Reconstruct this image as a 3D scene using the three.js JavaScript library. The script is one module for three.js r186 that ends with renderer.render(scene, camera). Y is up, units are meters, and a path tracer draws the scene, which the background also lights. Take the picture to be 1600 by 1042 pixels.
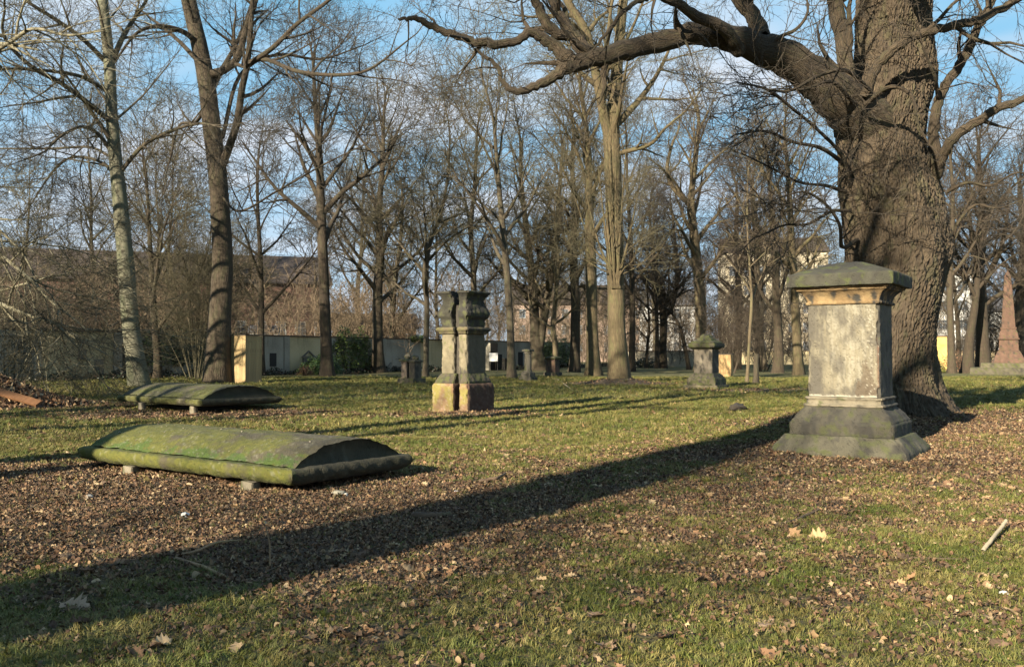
import * as THREE from 'three';
import { mergeGeometries, mergeVertices } from 'three/addons/utils/BufferGeometryUtils.js';
import { createNoise2D, createNoise3D } from 'simplex-noise';

// ---------------------------------------------------------------- camera, sky, sun, exposure
const EYE = 1.2, F = 1386, PITCH = Math.atan(34 / F);            // lens in pixels of the 1600 x 1042 photograph
const scene = new THREE.Scene();
const camera = new THREE.PerspectiveCamera(2 * Math.atan(521 / F) * 180 / Math.PI, 1024 / 666, 0.05, 2500);
camera.position.set(0, EYE, 0);
camera.rotation.x = PITCH;
scene.add(camera);

const SUN_AZ = [-0.585, 0.811], SUN_EL = 21 * Math.PI / 180;      // towards the sun: low winter sun behind the left shoulder
const sun = new THREE.DirectionalLight(new THREE.Color().setRGB(1, 0.9, 0.72), 5);
sun.position.set(SUN_AZ[0] * Math.cos(SUN_EL) * 120, Math.sin(SUN_EL) * 120, SUN_AZ[1] * Math.cos(SUN_EL) * 120);
sun.castShadow = true; sun.shadow.mapSize.set(4096, 4096); sun.shadow.radius = 1;
Object.assign(sun.shadow.camera, { left: -90, right: 90, top: 90, bottom: -90, near: 1, far: 320 });
scene.add(sun, sun.target);

const renderer = new THREE.WebGLRenderer({ antialias: true });
renderer.toneMapping = THREE.LinearToneMapping;
renderer.toneMappingExposure = 3.0;
renderer.shadowMap.enabled = true;

// ---------------------------------------------------------------- random numbers and noise
function rngOf(seed) { let a = seed >>> 0; return () => { a = (a + 0x6d2b79f5) | 0; let t = Math.imul(a ^ (a >>> 15), 1 | a); t = (t + Math.imul(t ^ (t >>> 7), 61 | t)) ^ t; return ((t ^ (t >>> 14)) >>> 0) / 4294967296; }; }
const N2 = createNoise2D(rngOf(11)), N3 = createNoise3D(rngOf(12));
const fbm3 = (x, y, z, o = 4) => { let s = 0, a = 0.5; for (let i = 0; i < o; i++) { s += a * N3(x, y, z); x *= 2.03; y *= 2.03; z *= 2.03; a *= 0.5; } return s; };
const fbm2 = (x, y, o = 4) => { let s = 0, a = 0.5; for (let i = 0; i < o; i++) { s += a * N2(x, y); x *= 2.03; y *= 2.03; a *= 0.5; } return s; };
const clamp = (x, a = 0, b = 1) => Math.min(b, Math.max(a, x));
const sstep = (a, b, x) => { const t = clamp((x - a) / (b - a)); return t * t * (3 - 2 * t); };
const lerp = (a, b, t) => a + (b - a) * t;
const mix3 = (a, b, t) => [lerp(a[0], b[0], t), lerp(a[1], b[1], t), lerp(a[2], b[2], t)];
const V = (x, y, z) => new THREE.Vector3(x, y, z);
// noise that repeats every 1 in u and v, f cells a side
function hash(i, j, s) { let h = Math.imul(i, 374761393) ^ Math.imul(j, 668265263) ^ Math.imul(s, 974711); h = Math.imul(h ^ (h >>> 13), 1274126177); return ((h ^ (h >>> 16)) >>> 0) / 4294967296; }
function tile(u, v, fu, fv, s) {
  const x = u * fu, y = v * fv, i = Math.floor(x), j = Math.floor(y), a = x - i, b = y - j, p = a * a * (3 - 2 * a), q = b * b * (3 - 2 * b);
  const m = (n, k) => ((n % k) + k) % k, h = (di, dj) => hash(m(i + di, fu), m(j + dj, fv), s);
  return lerp(lerp(h(0, 0), h(1, 0), p), lerp(h(0, 1), h(1, 1), p), q);
}
function tfbm(u, v, fu, fv, s, o = 4) { let t = 0, a = 0.5, n = 0; for (let i = 0; i < o; i++) { t += a * tile(u, v, fu << i, fv << i, s + i * 17); n += a; a *= 0.5; } return t / n; }

// ---------------------------------------------------------------- textures
const toS = (c) => (c <= 0.0031308 ? c * 12.92 : 1.055 * Math.pow(c, 1 / 2.4) - 0.055);
function colorTex(w, h, f) {                                      // f(u, v) gives linear reflectance
  const d = new Uint8Array(w * h * 4);
  for (let j = 0; j < h; j++) for (let i = 0; i < w; i++) { const c = f((i + 0.5) / w, (j + 0.5) / h), o = (j * w + i) * 4; for (let k = 0; k < 3; k++) d[o + k] = 255 * toS(clamp(c[k])) + 0.5; d[o + 3] = 255; }
  const t = new THREE.DataTexture(d, w, h); t.colorSpace = THREE.SRGBColorSpace; t.wrapS = t.wrapT = THREE.RepeatWrapping; t.magFilter = THREE.LinearFilter; t.needsUpdate = true; return t;
}
function bumpTex(w, h, f) {
  const d = new Uint8Array(w * h * 4);
  for (let j = 0; j < h; j++) for (let i = 0; i < w; i++) { const c = 255 * clamp(f((i + 0.5) / w, (j + 0.5) / h)), o = (j * w + i) * 4; d[o] = d[o + 1] = d[o + 2] = c; d[o + 3] = 255; }
  const t = new THREE.DataTexture(d, w, h); t.wrapS = t.wrapT = THREE.RepeatWrapping; t.magFilter = THREE.LinearFilter; t.needsUpdate = true; return t;
}
const rep = (t, a, b) => { const c = t.clone(); c.repeat.set(a, b); c.needsUpdate = true; return c; };
const TONE = 0.78;                                               // one scale for all reflectances, set with the exposure
const std = (o) => { const m = new THREE.MeshStandardMaterial({ roughness: 0.95, side: THREE.DoubleSide, ...o }); m.color.multiplyScalar(TONE); return m; };
const rgb = (r, g, b) => new THREE.Color().setRGB(r, g, b);

// ---------------------------------------------------------------- the sky: pale winter blue with thin streaks of cloud
{
  const W = 2048, H = 1024, d = new Float32Array(W * H * 4);
  for (let j = 0; j < H; j++) {
    const el = ((j + 0.5) / H - 0.5) * Math.PI, y = Math.sin(el), e = Math.max(y, 0);
    for (let i = 0; i < W; i++) {
      const az = ((i + 0.5) / W - 0.5) * 2 * Math.PI, x = Math.cos(az) * Math.cos(el), z = Math.sin(az) * Math.cos(el), o = (j * W + i) * 4;
      const g = 1 - Math.exp(-e * 4.6);
      let c = mix3(mix3([0.24, 0.285, 0.325], [0.055, 0.19, 0.305], g), [0.020, 0.070, 0.15], sstep(0.38, 0.85, e));
      if (y > 0) {
        const k = 1 / (y + 0.16), px = x * k, pz = z * k;
        const w = fbm2(px * 0.7 + 3, pz * 0.7 - 5, 3) * 0.8;
        let n = 0.56 + 0.55 * fbm2(px * 0.6 + w + 1.3, pz * 1.2 + w * 0.6 + 4.1, 5) + 0.25 * fbm2(px * 0.3 + 9, pz * 0.3, 2);
        const a = sstep(0.3, 1.0, n) * (0.85 - 0.4 * sstep(0.3, 0.8, y)) * sstep(0, 0.06, y);
        c = mix3(c, [0.29, 0.30, 0.325], a);
      } else c = mix3(c, [0.065, 0.06, 0.042], sstep(0, -0.05, y));
      d[o] = c[0]; d[o + 1] = c[1]; d[o + 2] = c[2]; d[o + 3] = 1;
    }
  }
  const t = new THREE.DataTexture(d, W, H, THREE.RGBAFormat, THREE.FloatType);
  t.mapping = THREE.EquirectangularReflectionMapping; t.magFilter = THREE.LinearFilter; t.needsUpdate = true;
  scene.background = t; scene.environment = t;
}

// ---------------------------------------------------------------- names, tags, pixels to places
const used = {};
function numbered(n) { const k = used[n] = (used[n] ?? -1) + 1; return k ? n + '_' + String(k).padStart(3, '0') : n; }
function tag(o, label, category, group, kind) { if (label) o.userData.label = label; if (category) o.userData.category = category; if (group) o.userData.group = group; if (kind) o.userData.kind = kind; return o; }
function thing(name, label, category, p = [0, 0, 0], turn = 0, group) { const g = new THREE.Group(); g.name = numbered(name); g.position.set(...p); g.rotation.y = turn; scene.add(g); return tag(g, label, category, group); }
function part(name, geo, mat, parent, kind) { const m = new THREE.Mesh(geo, mat); m.name = parent === scene ? numbered(name) : name; m.castShadow = m.receiveShadow = true; parent.add(m); if (kind) m.userData.kind = kind; return m; }
function at(px, py, d) { const x = (px - 800) / F, y = (521 - py) / F, c = Math.cos(PITCH), s = Math.sin(PITCH), f = c - y * s, k = d / f; return V(x * k, EYE + (y * c + s) * k, -d); }
const gx = (px, d) => (px - 800) / F * d;
// mounds: x, depth, height, radius
const OAK_D = 15, OAK = [gx(1402, OAK_D), OAK_D];
const MOUNDS = [[OAK[0], OAK[1], 0.26, 3.2], [4.0, 10.6, 0.1, 1.9], [gx(968, 37.5), 37.5, 0.28, 1.5], [-0.85, 18.6, 0.04, 1.6], [gx(1640, 17), 17, 0.2, 3]];
function H(x, z) {
  const d = -z, r = Math.hypot(x, z);
  let h = 0.05 * N2(x * 0.12, z * 0.12) * sstep(6, 20, r) + 0.018 * N2(x * 0.6 + 7, z * 0.6) + 0.008 * N2(x * 2.1, z * 2.1 + 3);
  for (const [mx, md, mh, mr] of MOUNDS) { const q = ((x - mx) ** 2 + (d - md) ** 2) / (mr * mr); if (q < 6) h += mh * Math.exp(-q * 1.6); }
  return h;
}
const ground = (px, d, dy = 0) => V(gx(px, d), H(gx(px, d), -d) + dy, -d);
// ---------------------------------------------------------------- geometry helpers
class Geo {                                                       // collects triangles into one indexed geometry
  constructor() { this.p = []; this.n = []; this.u = []; this.c = []; this.i = []; }
  v(x, y, z, nx, ny, nz, u, v) { this.p.push(x, y, z); this.n.push(nx, ny, nz); this.u.push(u, v); return this.p.length / 3 - 1; }
  tube(pts, rs, sides, flat = 1) {
    const n = pts.length, base = this.p.length / 3; let T = pts[1].clone().sub(pts[0]).normalize();
    let A = Math.abs(T.y) > 0.9 ? V(1, 0, 0) : V(0, 1, 0); A = A.clone().cross(T).normalize();
    let len = 0;
    const cu = Math.max(0.12, 2 * Math.PI * rs[0]);
    for (let k = 0; k < n; k++) {
      if (k) len += pts[k].distanceTo(pts[k - 1]);
      const t = (k < n - 1 ? pts[k + 1] : pts[k]).clone().sub(k ? pts[k - 1] : pts[k]).normalize();
      A.addScaledVector(t, -A.dot(t)); if (A.lengthSq() < 1e-8) A.set(t.z, t.x, t.y); A.normalize();
      const B = t.clone().cross(A), r = rs[k];
      for (let s = 0; s <= sides; s++) {
        const a = s / sides * 2 * Math.PI, c = Math.cos(a), q = Math.sin(a) * flat, x = A.x * c + B.x * q, y = A.y * c + B.y * q, z = A.z * c + B.z * q;
        this.v(pts[k].x + x * r, pts[k].y + y * r, pts[k].z + z * r, x, y, z, s / sides * cu, len);
      }
    }
    for (let k = 0; k < n - 1; k++) for (let s = 0; s < sides; s++) { const a = base + k * (sides + 1) + s, b = a + sides + 1; this.i.push(a, a + 1, b, b, a + 1, b + 1); }
    if (sides > 4) {                                               // a cap at the end
      const e = base + (n - 1) * (sides + 1), q = pts[n - 1], c = this.v(q.x, q.y, q.z, T.x, T.y, T.z, 0, len);
      for (let s = 0; s < sides; s++) this.i.push(e + s, e + s + 1, c);
    }
  }
  build() {
    const g = new THREE.BufferGeometry();
    g.setAttribute('position', new THREE.Float32BufferAttribute(this.p, 3)); g.setAttribute('normal', new THREE.Float32BufferAttribute(this.n, 3)); g.setAttribute('uv', new THREE.Float32BufferAttribute(this.u, 2));
    g.setIndex(this.i); return g;
  }
}
const sidesOf = (r) => (r > 0.25 ? 16 : r > 0.1 ? 10 : r > 0.045 ? 7 : r > 0.018 ? 5 : 3);
function curve(P, R, n) {
  const c = new THREE.CatmullRomCurve3(P, false, 'centripetal'), pts = [], rs = [];
  for (let i = 0; i <= n; i++) { const t = i / n, k = t * (R.length - 1), a = Math.min(R.length - 2, Math.floor(k)); pts.push(c.getPoint(t)); rs.push(lerp(R[a], R[a + 1], k - a)); }
  return [pts, rs];
}
const lengthOf = (pts) => { let l = 0; for (let i = 1; i < pts.length; i++) l += pts[i].distanceTo(pts[i - 1]); return l; };
function aside(t, roll) { const a = (Math.abs(t.y) > 0.9 ? V(1, 0, 0) : V(0, 1, 0)).cross(t).normalize(), b = t.clone().cross(a); return a.multiplyScalar(Math.cos(roll)).addScaledVector(b, Math.sin(roll)); }

// ---------------------------------------------------------------- bark
const barkH = (u, v) => {                                          // furrowed bark: long ridges that join and part
  const w = 0.06 * (tfbm(u, v, 6, 10, 3, 3) - 0.5), a = Math.abs(2 * tile(u + w, v, 22, 7, 5) - 1), b = Math.abs(2 * tile(u - w, v, 40, 14, 9) - 1);
  return clamp(0.15 + 0.75 * Math.min(1, a * 1.5) * (0.55 + 0.45 * b) + 0.25 * (tfbm(u, v, 60, 40, 21, 2) - 0.5));
};
const T = {};
T.barkBump = bumpTex(512, 1024, barkH);
T.barkColor = colorTex(512, 1024, (u, v) => { const h = barkH(u, v), n = tfbm(u, v, 5, 5, 31, 4), m = sstep(0.5, 0.75, tfbm(u, v, 9, 6, 41, 4)); let c = mix3([0.10, 0.075, 0.052], [0.30, 0.235, 0.165], h * 0.8 + n * 0.3); return mix3(c, [0.19, 0.20, 0.10], m * 0.45); });
T.smoothBump = bumpTex(256, 512, (u, v) => 0.5 + 0.5 * (tfbm(u, v, 3, 40, 51, 3) - 0.5) - 0.45 * sstep(0.72, 0.85, tile(u, v, 3, 26, 53)) * sstep(0.45, 0.6, tile(u, v, 7, 9, 54)));
T.smoothColor = colorTex(256, 512, (u, v) => {
  const n = tfbm(u, v, 4, 7, 55, 5), ring = sstep(0.72, 0.85, tile(u, v, 3, 26, 53)) * sstep(0.45, 0.6, tile(u, v, 7, 9, 54)), m = sstep(0.45, 0.7, tfbm(u, v, 3, 4, 57, 4));
  let c = mix3([0.20, 0.195, 0.15], [0.42, 0.40, 0.32], n); c = mix3(c, [0.22, 0.25, 0.15], m * 0.55); return mix3(c, [0.10, 0.085, 0.06], ring * 0.75);
});
T.paleColor = colorTex(256, 256, (u, v) => { const n = tfbm(u, v, 4, 4, 61, 4), m = sstep(0.42, 0.5, tfbm(u, v, 5, 5, 63, 3)); return mix3(mix3([0.30, 0.26, 0.18], [0.55, 0.52, 0.43], m), [0.40, 0.38, 0.26], n * 0.6); });
const bark = (color, o = {}) => std({ map: rep(T.barkColor, o.u ?? 1, o.v ?? 0.5), bumpMap: rep(T.barkBump, o.u ?? 1, o.v ?? 0.5), bumpScale: o.b ?? 0.02, color });
const M = {
  grey: bark(rgb(0.46, 0.455, 0.40)), brown: bark(rgb(0.36, 0.335, 0.285)), olive: bark(rgb(0.58, 0.55, 0.39)), dark: bark(rgb(0.29, 0.265, 0.225)), pale: bark(rgb(0.70, 0.67, 0.53), { b: 0.012 }),
  smooth: std({ color: rgb(0.52, 0.50, 0.42), map: rep(T.smoothColor, 0.8, 0.45), bumpMap: rep(T.smoothBump, 0.8, 0.45), bumpScale: 0.012 }),
  plane: std({ color: rgb(0.46, 0.43, 0.35), map: rep(T.paleColor, 1.2, 1.2), bumpMap: rep(T.paleColor, 1.2, 1.2), bumpScale: 0.006 }),
  twigBrown: std({ color: rgb(0.06, 0.049, 0.033) }), twigRed: std({ color: rgb(0.08, 0.058, 0.038) }), twigGrey: std({ color: rgb(0.07, 0.06, 0.044) }), twigOlive: std({ color: rgb(0.098, 0.083, 0.044) }), twigDark: std({ color: rgb(0.055, 0.044, 0.032) }), twigPale: std({ color: rgb(0.34, 0.29, 0.20) }),
};

// ---------------------------------------------------------------- twig sprays, copied over the crowns
function sprayGeo(seed, o) {                                       // one branchlet a good metre long along +y
  const R = rngOf(seed), g = new Geo();
  const twig = (p, d, len, r, lev) => {
    const n = lev ? 3 : 6, pts = [p.clone()], rs = [r]; let q = p.clone(); const v = d.clone().normalize();
    for (let i = 1; i <= n; i++) { v.x += (R() - 0.5) * o.wob; v.z += (R() - 0.5) * o.wob; v.y += (R() - 0.5) * o.wob + o.up; v.normalize(); q = q.clone().addScaledVector(v, len / n); pts.push(q); rs.push(r * (1 - 0.7 * i / n)); }
    g.tube(pts, rs, 3);
    if (lev < 2) {
      const m = lev ? o.sub : o.main; let roll = R() * 6;
      for (let k = 0; k < m; k++) {
        const t = lerp(0.12, 0.97, (k + R() * 0.7) / m) * n, a = Math.min(n - 1, Math.floor(t)), p0 = pts[a].clone().lerp(pts[a + 1], t - a), tan = pts[a + 1].clone().sub(pts[a]).normalize(), an = lerp(0.5, 1.05, R());
        roll += 2.4; twig(p0, tan.multiplyScalar(Math.cos(an)).addScaledVector(aside(pts[a + 1].clone().sub(pts[a]).normalize(), roll), Math.sin(an)), len * lerp(0.3, 0.55, R()) * (1 - 0.45 * t / n), Math.max(r * 0.62, o.rmin), lev + 1);
      }
    }
  };
  twig(V(0, 0, 0), V(0, 1, 0), 1.6, o.r, 0);
  return g.build();
}
const SPRAY = {
  far: [1, 2, 3].map((s) => sprayGeo(500 + s, { wob: 0.42, up: 0.05, main: 7, sub: 2, r: 0.018, rmin: 0.0085 })),
  up: [1, 2, 3].map((s) => sprayGeo(100 + s, { wob: 0.36, up: 0.07, main: 8, sub: 3, r: 0.012, rmin: 0.0052 })),
  wide: [1, 2, 3].map((s) => sprayGeo(200 + s, { wob: 0.42, up: 0.03, main: 8, sub: 3, r: 0.012, rmin: 0.0052 })),
  oak: [1, 2, 3].map((s) => sprayGeo(300 + s, { wob: 0.7, up: 0.05, main: 7, sub: 3, r: 0.013, rmin: 0.005 })),
  hang: [1, 2].map((s) => sprayGeo(400 + s, { wob: 0.45, up: -0.14, main: 7, sub: 3, r: 0.012, rmin: 0.005 })),
};

// ---------------------------------------------------------------- growing branches
const S0 = { levels: 3, seg: [1.3, 0.75, 0.45], wob: [0.12, 0.34, 0.5], up: [0.05, 0.06, 0.04], t0: [0.35, 0.22, 0.15], dens: [1.3, 1.6, 1], ang: [0.85, 0.75, 0.7], ratio: [0.5, 0.5, 0.5], rr: 0.6, sdens: 2.4, spray: 'wide', ss: 1, rmin: 0.007 };
function grow(out, R, p, d, len, r0, lev, S) {
  const n = Math.max(3, Math.round(len / S.seg[lev])), st = len / n, v = d.clone().normalize(), pts = [p.clone()], rs = [r0]; let q = p.clone();
  for (let i = 1; i <= n; i++) {
    const w = S.wob[lev]; v.x += (R() - 0.5) * w; v.y += (R() - 0.5) * w + S.up[lev] * st; v.z += (R() - 0.5) * w; v.normalize();
    q = q.clone().addScaledVector(v, st); pts.push(q); rs.push(Math.max(S.rmin, r0 * (1 - 0.8 * Math.pow(i / n, 0.9))));
  }
  out.tubes.push([pts, rs]);
  fork(out, R, pts, rs, len, lev, S);
}
function spray(out, R, p, d, s) {
  const q = new THREE.Quaternion().setFromUnitVectors(V(0, 1, 0), d.clone().normalize()).multiply(new THREE.Quaternion().setFromAxisAngle(V(0, 1, 0), R() * 6.283)), k = s * lerp(0.6, 1.15, R());
  out.sprays.push(new THREE.Matrix4().compose(p, q, V(k, k, k)));
}
function fork(out, R, pts, rs, len, lev, S, t0 = S.t0[lev], dens = S.dens[lev]) {
  const n = pts.length - 1, tanAt = (a) => pts[a + 1].clone().sub(pts[a]).normalize();
  let roll = R() * 6.283;
  if (lev + 1 < S.levels) {
    const m = Math.max(1, Math.round(len * dens));
    for (let k = 0; k < m; k++) {
      const t = lerp(t0, 0.97, (k + R()) / m) * n, a = Math.min(n - 1, Math.floor(t)), tan = tanAt(a), an = S.ang[lev] * lerp(0.7, 1.3, R());
      roll += 2.4 + (R() - 0.5);
      const dir = aside(tan, roll).multiplyScalar(Math.sin(an)).addScaledVector(tan, Math.cos(an)); if (S.flatten) dir.y *= S.flatten;
      const r = lerp(rs[a], rs[a + 1], t - a) * S.rr;
      grow(out, R, pts[a].clone().lerp(pts[a + 1], t - a), dir, Math.max(0.7, Math.min(S.lmax?.[lev] ?? 99, len * S.ratio[lev]) * (1 - 0.5 * t / n) * lerp(0.6, 1.2, R())), Math.max(S.rmin, r), lev + 1, S);
    }
  }
  if (lev > 0) {
    const m = Math.round(len * S.sdens * (lev + 1 < S.levels ? 0.6 : 1));
    for (let k = 0; k < m; k++) {
      const t = lerp(0.25, 1, (k + R()) / m) * n, a = Math.min(n - 1, Math.floor(t)), tan = tanAt(a), an = lerp(0.35, 0.95, R());
      roll += 2.4; spray(out, R, pts[a].clone().lerp(pts[a + 1], t - a), aside(tan, roll).multiplyScalar(Math.sin(an)).addScaledVector(tan, Math.cos(an)), S.ss);
    }
  }
  spray(out, R, pts[n], tanAt(n - 1), S.ss);
}
const tubes = (list) => { const g = new Geo(); for (const [p, r] of list) g.tube(p, r, sidesOf(r[0])); return g.build(); };
function twigs(parent, sprays, kinds, mat, R, bright = 0.25, name = 'twigs') {
  const lots = kinds.map(() => []); for (const m of sprays) lots[Math.floor(R() * kinds.length)].push(m);
  lots.forEach((l, k) => {
    if (!l.length) return;
    const im = new THREE.InstancedMesh(kinds[k], mat, l.length), c = new THREE.Color();
    l.forEach((m, i) => { im.setMatrixAt(i, m); const b = 1 + (R() - 0.5) * 2 * bright; im.setColorAt(i, c.setRGB(b, b * (0.97 + 0.06 * R()), b)); });
    im.name = name; im.userData.kind = 'stuff'; im.castShadow = im.receiveShadow = true; parent.add(im);
  });
}
// a trunk with a root flare; pts in world space, made relative to its foot
function trunkGeo(pts, rs, sides, flare = 0.5, lobes = 5, ph = 0) {
  const g = new Geo(); g.tube(pts, rs, sides);
  const y0 = pts[0].y;
  for (let k = 0; k < g.p.length; k += 3) {
    const y = g.p[k + 1] - y0, row = Math.min(pts.length - 1, Math.floor(k / 3 / (sides + 1))), c = pts[row], a = Math.atan2(g.n[k + 2], g.n[k]);
    const s = 1 + flare * Math.exp(-y / (rs[0] * 1.6)) * (0.75 + 0.35 * Math.cos(lobes * a + ph)) + 0.035 * Math.cos(3 * a + y * 0.8 + ph) + 0.03 * N3(Math.cos(a) * 2, y * 0.7, Math.sin(a) * 2 + ph);
    g.p[k] = c.x + (g.p[k] - c.x) * s; g.p[k + 2] = c.z + (g.p[k + 2] - c.z) * s;
  }
  return g.build();
}
/* A tree: spec.trunk is a list of [px, py] seen at depth d (or none: a straight stem of height h), spec.w its widths in pixels; spec.limbs are limbs traced the same way,
   [[px, py, depth offset] ...], widths; the rest grows by itself. */
function tree(name, label, spec, group) {
  const R = rngOf(spec.seed), d = spec.d, S = { ...S0, ...spec.S }, foot = ground(spec.px, d, -0.06);
  let P, W;
  if (spec.trunk) { P = [foot, ...spec.trunk.map(([x, y, o = 0]) => at(x, y, d + o))]; W = spec.w.map((w) => w / 2 / F * d); }
  else {
    const h = spec.h, lean = spec.lean ?? [(R() - 0.5) * 0.12, (R() - 0.5) * 0.12]; P = [foot]; W = [spec.r];
    const b = spec.bend ?? 0.7; let ox = 0, oz = 0;
    for (let k = 1; k <= 6; k++) { ox += (R() - 0.5) * b; oz += (R() - 0.5) * b; P.push(V(foot.x + lean[0] * h * k / 6 + ox, foot.y + h * k / 6, foot.z + lean[1] * h * k / 6 + oz)); W.push(spec.r * (1 - 0.93 * Math.pow(k / 6, 0.9))); }
  }
  const t = thing(name, label, 'tree', [foot.x, foot.y, foot.z], 0, group), off = V(-foot.x, -foot.y, -foot.z);
  const near = spec.near ?? false, [pts, rs] = curve(P, W, near ? 60 : 26), len = lengthOf(pts), tp = spec.taper ?? 0; for (let i = 0; i < rs.length; i++) rs[i] *= 1 - tp * clamp((i / (rs.length - 1) - 0.4) / 0.5);
  part('trunk', trunkGeo(pts, rs, near ? 20 : 9, spec.flare ?? 0.45, 4 + Math.floor(R() * 3), R() * 6).translate(...off), spec.mat, t);
  const limbs = [], sprays = [];
  const addLimb = (f) => { const o = { tubes: [], sprays: [] }; f(o); limbs.push(o.tubes); sprays.push(...o.sprays); };
  for (const L of spec.limbs ?? []) addLimb((o) => {
    const [lp, lr] = curve(L.p.map(([x, y, z = 0]) => at(x, y, d + z)), L.w.map((w) => w / 2 / F * d), 6 + L.p.length * 3), l = lengthOf(lp);
    o.tubes.push([lp, lr]); fork(o, R, lp, lr, l, 0, { ...S, ...L.S }, L.t0 ?? 0.2, L.dens ?? S.dens[0]);
    const e = lp[lp.length - 1], v = e.clone().sub(lp[lp.length - 2]); if (L.on) grow(o, R, e, v, L.on, lr[lr.length - 1], 1, { ...S, ...L.S });
  });
  const m = spec.n ?? Math.round(len * (spec.ld ?? 0.8)); let roll = R() * 6.28;
  for (let k = 0; k < m; k++) addLimb((o) => {
    const q = lerp(spec.t0 ?? 0.3, 0.98, (k + R() * 0.8) / m), a = Math.min(pts.length - 2, Math.floor(q * (pts.length - 1))), tan = pts[a + 1].clone().sub(pts[a]).normalize(); roll += 2.4 + (R() - 0.5) * 0.8;
    const an = lerp(spec.an?.[0] ?? 1.15, spec.an?.[1] ?? 0.5, q) * lerp(0.85, 1.15, R()), dir = aside(tan, roll).multiplyScalar(Math.sin(an)).addScaledVector(tan, Math.cos(an));
    grow(o, R, pts[a], dir, (spec.ll ?? len * 0.36) * (1 - 0.62 * q) * lerp(0.7, 1.25, R()), rs[a] * lerp(spec.lr ?? 0.32, (spec.lr ?? 0.32) + 0.25, R()), 0, S);
  });
  { const o = { tubes: [], sprays: [] }; fork(o, R, pts.slice(-6), rs.slice(-6), 3, 1, S); limbs.push(o.tubes); sprays.push(...o.sprays); }
  const mv = (l) => l.map(([p, r]) => [p.map((x) => x.clone().add(off)), r]);
  const lm = spec.limbMat ?? spec.mat;
  if (spec.split) for (const l of limbs) l.length && part('branch', tubes(mv(l)), lm, t);
  else part('crown', tubes(mv(limbs.flat())), lm, t);
  const mo = new THREE.Matrix4().makeTranslation(...off);
  twigs(t, sprays.map((x) => x.premultiply(mo)), SPRAY[S.spray], spec.twig ?? M.twigBrown, R);
  return t;
}
// ---------------------------------------------------------------- the ground
const LITTER = [[-3.0, 7.6, 3.3, 1.9, 0.9], [-5.0, 8.6, 3.0, 1.6, 0.7], [4.0, 10.3, 2.2, 1.5, 1.15], [OAK[0] + 0.6, OAK[1] - 0.8, 3.6, 2.6, 1.0], [-6.6, 18.0, 3.6, 1.9, 0.95], [-0.85, 17.9, 1.6, 1.3, 0.95], [gx(968, 37.2), 37.2, 2.4, 1.7, 1.1],
  [7.6, 30.6, 3.2, 1.6, 0.75], [-11.6, 21, 2.6, 2, 1], [-1.6, 5.9, 2.6, 1.3, 0.5], [2.0, 8.0, 2.6, 1.4, 0.3], [9, 13.6, 3, 1.5, 0.7]];
function litterAt(x, z) {                                          // 0 lawn ... 1 bare leaf mould and chips
  const d = -z, r = Math.hypot(x, z); let l = 0.19 + 0.30 * fbm2(x * 0.33 + 4, z * 0.33 + 2, 3) * (r < 40 ? 1 : 0.6) + 0.55 * fbm2(x * 1.5, z * 1.5 + 8, 4) * sstep(26, 8, r) + 0.20 * sstep(15, 6, r);
  for (const [lx, ld, ax, az, k] of LITTER) { const q = ((x - lx) / ax) ** 2 + ((d - ld) / az) ** 2; if (q < 4) l += k * Math.exp(-q * 1.3); }
  return clamp(l);
}
T.ground = colorTex(1024, 1024, (u, v) => {
  const a = tfbm(u, v, 24, 24, 71, 5), s = tile(u, v, 190, 190, 77), t = tile(u, v, 300, 120, 79), p = tfbm(u, v, 5, 5, 73, 4);
  let k = 0.30 + 0.95 * Math.pow(a, 1.6) * 1.25 + 0.35 * (s - 0.5) + 0.3 * (t - 0.5); k += sstep(0.86, 0.95, tile(u, v, 150, 130, 81)) * 0.55; k *= 0.7 + 0.6 * p;
  return [k * (0.98 + 0.1 * (s - 0.5)), k * 0.98, k * (0.94 - 0.15 * (t - 0.5))];
});
T.groundBump = bumpTex(1024, 1024, (u, v) => 0.5 * tfbm(u, v, 24, 24, 71, 5) + 0.5 * tfbm(u, v, 110, 110, 83, 2));
function lawnColor(x, z) {
  const r = Math.hypot(x, z), g = fbm2(x * 0.22 - 9, z * 0.22 + 5, 3), y = fbm2(x * 0.9 + 2, z * 0.9 - 4, 3);
  return mix3(mix3([0.155, 0.162, 0.026], [0.265, 0.22, 0.066], clamp(0.45 + 0.9 * g)), [0.115, 0.14, 0.018], sstep(0.05, 0.5, y) * sstep(45, 10, r) * 0.6);
}
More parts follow.
